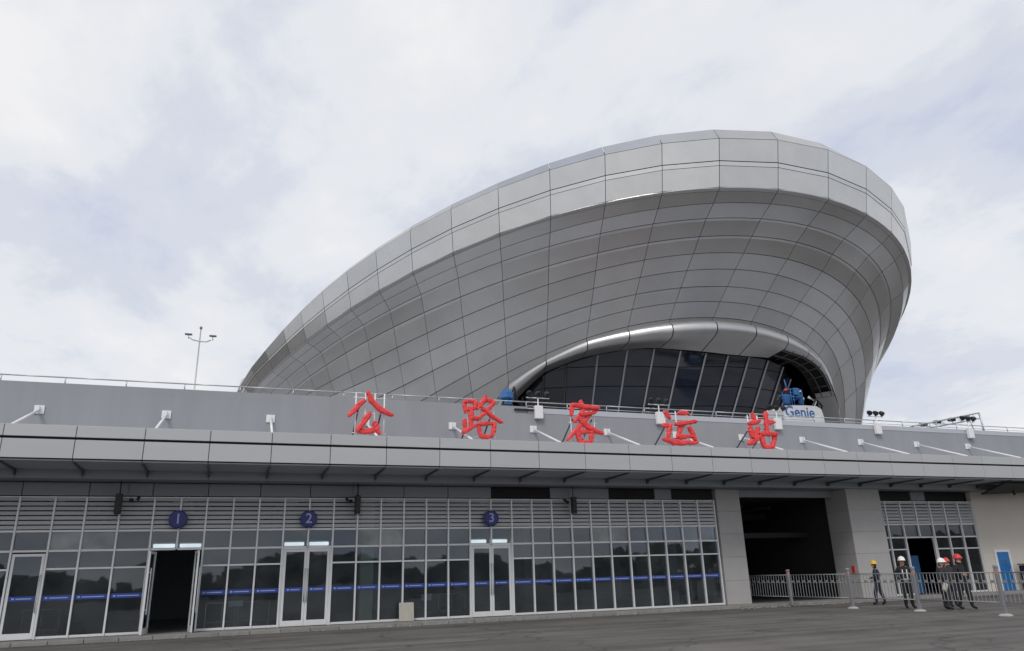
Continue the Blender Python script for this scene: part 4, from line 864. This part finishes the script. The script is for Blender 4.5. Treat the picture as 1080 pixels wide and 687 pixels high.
# ================================================================ PEOPLE
def person(loc, rz, h, label, jacket, trousers, helmet, pose, extras=(), shoes='cloth_black', group=None):
    root = thing('person', loc, label, 'person', group, rz)
    k = h/1.75
    J = dict(pel=(0, 0, .95), wai=(0, .0, 1.10), che=(0, .01, 1.32), nec=(0, .0, 1.47), hd0=(0, -.02, 1.55), hd1=(0, -.025, 1.66), hd2=(0, -.01, 1.73),
             hipL=(.09, 0, .90), kneL=(.10, -.02, .50), ankL=(.10, .03, .10), toeL=(.11, -.14, .045),
             hipR=(-.09, 0, .90), kneR=(-.10, -.02, .50), ankR=(-.10, .03, .10), toeR=(-.11, -.14, .045),
             shL=(.17, 0, 1.41), elL=(.23, .03, 1.14), wrL=(.24, -.04, .90), hnL=(.24, -.06, .83),
             shR=(-.17, 0, 1.41), elR=(-.23, .03, 1.14), wrR=(-.24, -.04, .90), hnR=(-.24, -.06, .83))
    J.update(pose)
    Rr = dict(pel=(.150, .115), wai=(.150, .115), che=(.180, .125), nec=(.06, .06), hd0=(.07, .075), hd1=(.085, .10), hd2=(.06, .075),
              hip=(.100, .100), kne=(.072, .075), ank=(.045, .048), toe=(.042, .03), sh=(.065, .06), el=(.056, .056), wr=(.034, .036), hn=(.040, .022))
    names = list(J); idx = {n_: i for i, n_ in enumerate(names)}
    V = [Vector(J[n_])*k for n_ in names]
    E = [('pel', 'wai'), ('wai', 'che'), ('che', 'nec'), ('nec', 'hd0'), ('hd0', 'hd1'), ('hd1', 'hd2')]
    for s_ in 'LR': E += [('pel', 'hip'+s_), ('hip'+s_, 'kne'+s_), ('kne'+s_, 'ank'+s_), ('ank'+s_, 'toe'+s_), ('che', 'sh'+s_), ('sh'+s_, 'el'+s_), ('el'+s_, 'wr'+s_), ('wr'+s_, 'hn'+s_)]
    E = [(idx[a], idx[b]) for a, b in E]; rad = [Rr.get(n_, Rr.get(n_[:-1])) for n_ in names]
    for s_ in 'LR':      # five fingers on each hand
        hn, wr = Vector(J['hn'+s_]), Vector(J['wr'+s_]); d = (hn-wr).normalized(); side = d.cross(Vector((1, 0, 0)));
        side = side.normalized() if side.length > .1 else Vector((0, 1, 0))
        for q in range(5):
            if q < 4: b0 = hn+side*(-.030+.02*q)+d*.02; e1 = b0+d*(.035-.004*abs(q-1.5)); e2 = e1+(d+Vector((-.5 if s_ == 'L' else .5, 0, 0))).normalized()*.028
            else: b0 = hn-side*.03-d*.02; e1 = b0+(d*.5-side).normalized()*.03; e2 = e1+d*.025
            i0 = len(V); V += [b0*k, e1*k, e2*k]; E += [(idx['hn'+s_], i0), (i0, i0+1), (i0+1, i0+2)]; rad += [(.010, .010), (.009, .009), (.008, .008)]
    rad = [(a*1.2, b*1.2) if a > .03 else (a, b) for a, b in rad]
    me = bpy.data.meshes.new('body_src'); me.from_pydata([tuple(v) for v in V], E, []); o = bpy.data.objects.new('tmp_body', me); C.objects.link(o)
    sk = o.modifiers.new('skin', 'SKIN'); sub = o.modifiers.new('sub', 'SUBSURF'); sub.levels = 1; sub.render_levels = 1
    for i, v in enumerate(me.skin_vertices[0].data): v.radius = (rad[i][0]*k, rad[i][1]*k); v.use_root = (i == 0)
    dg = bpy.context.evaluated_depsgraph_get(); bme = bpy.data.meshes.new_from_object(o.evaluated_get(dg)); bpy.data.objects.remove(o)
    bme.materials.clear()
    for m_ in (jacket, trousers, shoes, 'skin', 'hair'): bme.materials.append(MT[m_])
    hands = [Vector(J['hn'+s_])*k for s_ in 'LR']; wr = [Vector(J['wr'+s_])*k for s_ in 'LR']
    for p in bme.polygons:
        c = p.center; z = c.z/k; mi = 0
        if z < .115: mi = 2
        elif z < .93: mi = 1
        if any((c-hh).length < .075*k for hh in hands): mi = 3
        elif any((c-w_).length < .06*k for w_ in wr): mi = 0
        hz = c.z-J['nec'][2]*k
        if hz > .0: mi = 3
        if hz > .03*k and c.y/k > J['hd0'][1]+.03: mi = 4
        p.material_index = mi; p.use_smooth = True
    b = link('body', bme, root); b.location = (0, 0, 0)
    hd = Vector(J['hd1'])*k
    def loc_mesh(name, V, F, m_, smooth=True, par=root):
        q = mesh(name, V, F, m_, None, smooth); q.parent = par; q.location = (0, 0, 0); return q
    if helmet:
        prof = [(.152, 0), (.150, .012), (.128, .018), (.124, .06), (.105, .105), (.065, .135), (.015, .147)]
        V, F = lathe_geo([(r*k, z*k) for r, z in prof], 18); V = [hd+Vector((v.x*.90, v.y*(1.05 if v.y > 0 else 1.22 if v.z < .02*k else 1.05), v.z+.012)) for v in V]
        hm = loc_mesh('helmet', V, F, MT[helmet])
        V, F = tube_geo([hd+Vector((0, -.11*k, .06*k)), hd+Vector((0, -.06*k, .145*k)), hd+Vector((0, .02*k, .168*k)), hd+Vector((0, .09*k, .12*k))], .012*k, 6); loc_mesh('ridge', V, F, MT[helmet], True, hm)
    fz = hd+Vector((0, -.098*k, -.01*k))
    V, F = tube_geo([fz+Vector((0, 0, .02*k)), fz+Vector((0, -.022*k, -.02*k)), fz+Vector((0, .0, -.03*k))], [.007*k, .012*k, .008*k], 6); loc_mesh('nose', V, F, MT['skin'])
    for sx in (-1, 1):
        V, F = tube_geo([fz+Vector((sx*.034*k-.012*k, .012*k, .018*k)), fz+Vector((sx*.034*k+.012*k, .012*k, .018*k))], .006*k, 6); loc_mesh('eye', V, F, MT['black'])
        V, F = tube_geo([hd+Vector((sx*.083*k, .0, .02*k)), hd+Vector((sx*.088*k, .008, -.03*k))], [.012*k, .014*k], 6); loc_mesh('ear', V, F, MT['skin'])
    V, F = tube_geo([fz+Vector((-.02*k, .01*k, -.052*k)), fz+Vector((.02*k, .01*k, -.052*k))], .006*k, 6); loc_mesh('mouth', V, F, MT['hair'])
    # jacket skirt closing the waist cleanly
    V, F = lathe_geo([(.155*k, .88*k), (.160*k, .91*k), (.150*k, 1.02*k), (.140*k, 1.12*k)], 16); V = [Vector((v.x*1.06+J['pel'][0]*k, v.y*.84+J['pel'][1]*k, v.z)) for v in V]; loc_mesh('jacket_hem', V, F, MT[jacket])
    for nm, pts, r_, m_, fl_ in extras:
        V, F = tube_geo([Vector(q)*k for q in pts], r_, 8, fl_); loc_mesh(nm, V, F, MT[m_])
    return root
stride = dict(kneL=(.12, -.12, .52), ankL=(.13, -.13, .10), toeL=(.15, -.29, .045), kneR=(-.10, .05, .50), ankR=(-.13, .16, .10), toeR=(-.15, .0, .045))
person((26.1, 26.0, .01), R(-150), 1.72, 'person in navy workwear and yellow helmet walking, leftmost behind the fence', 'cloth_navy', 'cloth_navy', 'h_yellow',
       dict(stride, elL=(.31, .04, 1.18), wrL=(.25, -.16, 1.10), hnL=(.22, -.22, 1.09), elR=(-.30, .06, 1.17), wrR=(-.26, -.12, 1.05), hnR=(-.25, -.18, 1.03)))
ves = [('vest_band', [(.075, -.118, 1.36), (.075, -.125, 1.1), (.075, -.12, .92)], .02, 'reflect', ((0, 1, 0), .3)), ('vest_band', [(-.075, -.118, 1.36), (-.075, -.125, 1.1), (-.075, -.12, .92)], .02, 'reflect', ((0, 1, 0), .3)), ('vest_band', [(-.15, -.10, 1.02), (0, -.14, 1.02), (.15, -.10, 1.02)], .02, 'reflect', ((0, 1, 0), .3))]
person((24.4, 22.95, .01), R(-25), 1.83, 'person in black with pale reflective bands and white helmet, close behind a fence post', 'cloth_black', 'cloth_black', 'h_white',
       dict(elL=(.30, .03, 1.18), wrL=(.20, -.18, 1.16), hnL=(.15, -.24, 1.18), elR=(-.28, .06, 1.16), wrR=(-.24, -.10, .98), hnR=(-.23, -.14, .93), kneL=(.10, -.04, .5), ankL=(.13, .0, .1), toeL=(.16, -.17, .045)), ves)
p3 = person((24.5, 21.4, .01), R(55), 1.76, 'person in charcoal clothes and white helmet holding a tan folder low in front', 'cloth_dkgrey', 'cloth_dkgrey', 'h_white',
       dict(nec=(0, -.03, 1.46), hd0=(0, -.07, 1.53), hd1=(0, -.10, 1.62), hd2=(0, -.10, 1.69), elL=(.26, .02, 1.14), wrL=(.18, -.22, .98), hnL=(.13, -.28, .95), elR=(-.25, .02, 1.14), wrR=(-.16, -.22, .94), hnR=(-.11, -.27, .90), kneR=(-.10, -.08, .5), ankR=(-.14, -.02, .10), toeR=(-.17, -.18, .045)))
fo = thing('folder', (24.3, 21.1, .8), 'tan folder held low by the person in charcoal clothes', 'folder')
box('cover', (24.08, 21.10, .66), (24.44, 21.12, .93), MT['tan'], fo, .004, (R(15), R(18), R(20))); box('sheet', (24.12, 21.075, .70), (24.40, 21.085, .95), MT['white'], fo, 0, (R(15), R(18), R(20)))
person((25.1, 21.1, .01), R(10), 1.84, 'tall person in black with a bright red helmet, rightmost of the group', 'cloth_black', 'cloth_black', 'h_red',
       dict(stride, elL=(.27, .05, 1.15), wrL=(.24, -.10, .95), hnL=(.24, -.15, .90), elR=(-.30, .0, 1.20), wrR=(-.20, -.20, 1.14), hnR=(-.14, -.25, 1.14)))
person((26.15, 22.5, .01), R(-20), 1.74, 'person with a dull red helmet half hidden between the white-helmeted and red-helmeted persons', 'cloth_dkgrey', 'cloth_navy', 'h_red',
       dict(elL=(.27, .05, 1.15), wrL=(.20, -.14, 1.02), hnL=(.17, -.20, 1.0)))
person((29.55, 33.75, 9.62), R(150), 1.72, 'roof worker in olive and blue workwear with red helmet reaching beside the lift basket', 'cloth_blue', 'cloth_navy', 'h_red',
       dict(elL=(.36, -.05, 1.42), wrL=(.44, -.20, 1.30), hnL=(.46, -.26, 1.28), elR=(-.33, -.05, 1.30), wrR=(-.40, -.22, 1.36), hnR=(-.42, -.28, 1.38)), [('sleeve', [(.36, -.05, 1.42), (.44, -.19, 1.31)], .055, 'cloth_olive', None)])
person((30.85, 34.1, 9.72), R(200), 1.70, 'roof worker in dark blue with a pale helmet standing right of the lift basket', 'cloth_blue', 'cloth_navy', 'h_white', dict(elL=(.33, 0, 1.25), wrL=(.22, -.2, 1.2), hnL=(.17, -.26, 1.2)))
box('work_platform', (29.2, 33.55, 9.56), (29.82, 34.1, 9.61), MT['steel'], bl); box('work_platform', (30.52, 33.8, 9.66), (31.2, 34.4, 9.71), MT['steel'], bl)
# dark bin at the far right edge by the beige wall
bn = thing('waste_bin', (40.0, 29.4, .1), 'dark waste bin by the beige wall at the right edge', 'bin')
box('tub', (39.55, 29.15, .12), (40.25, 29.65, 1.35), MT['black'], bn, .05); box('lid', (39.52, 29.12, 1.36), (40.28, 29.68, 1.45), MT['greyp'], bn, .03)
# canopy end piece over the beige wall
ec = thing('side_awning', (40, 28.8, 5.4), 'dark slanted awning under the canopy at the far right', 'awning')
V = [Vector(v)-Vector((40, 28.8, 5.3)) for v in ((37.2, 27.6, 5.44), (46, 27.6, 5.44), (46, 29.0, 5.38), (37.2, 29.0, 5.02), (37.2, 27.6, 5.36), (46, 27.6, 5.36), (46, 29.0, 5.30), (37.2, 29.0, 4.94))]
mesh('sheet', V, [(0, 1, 2, 3), (7, 6, 5, 4), (0, 4, 5, 1), (1, 5, 6, 2), (2, 6, 7, 3), (3, 7, 4, 0)], MT['vent'], ec, False, (40, 28.8, 5.3))
box('hanger', (38.9, 28.4, 4.9), (39.0, 28.5, 5.2), MT['black'], ec)

# ================================================================ unseen tree belt behind the camera, added to darken reflections in the glass
V, F = [], []; random.seed(3)
for k in range(1500):
    a = random.uniform(R(95), R(320)); rr = random.uniform(80, 92); x, y = rr*math.sin(a), rr*math.cos(a)
    ht = 4.0+1.4*math.sin(a*7)+.8*math.sin(a*19+2); z = random.uniform(0.3, max(1, ht)); s_ = random.uniform(1.2, 2.6)
    b0 = len(V); u = Vector((random.uniform(-1, 1), random.uniform(-1, 1), random.uniform(-1, 1))).normalized(); v = u.orthogonal().normalized(); n_ = u.cross(v)
    V += [Vector((x, y, z))+q*s_ for q in (u, v, -u, -v, n_, -n_)]
    F += [(b0+q[0], b0+q[1], b0+q[2]) for q in ((0, 1, 4), (1, 2, 4), (2, 3, 4), (3, 0, 4), (1, 0, 5), (2, 1, 5), (3, 2, 5), (0, 3, 5))]
o = mesh('tree_belt', V, F, MT['treeback']); tag(o, 'low dark belt of trees across the forecourt', 'trees', kind='stuff')
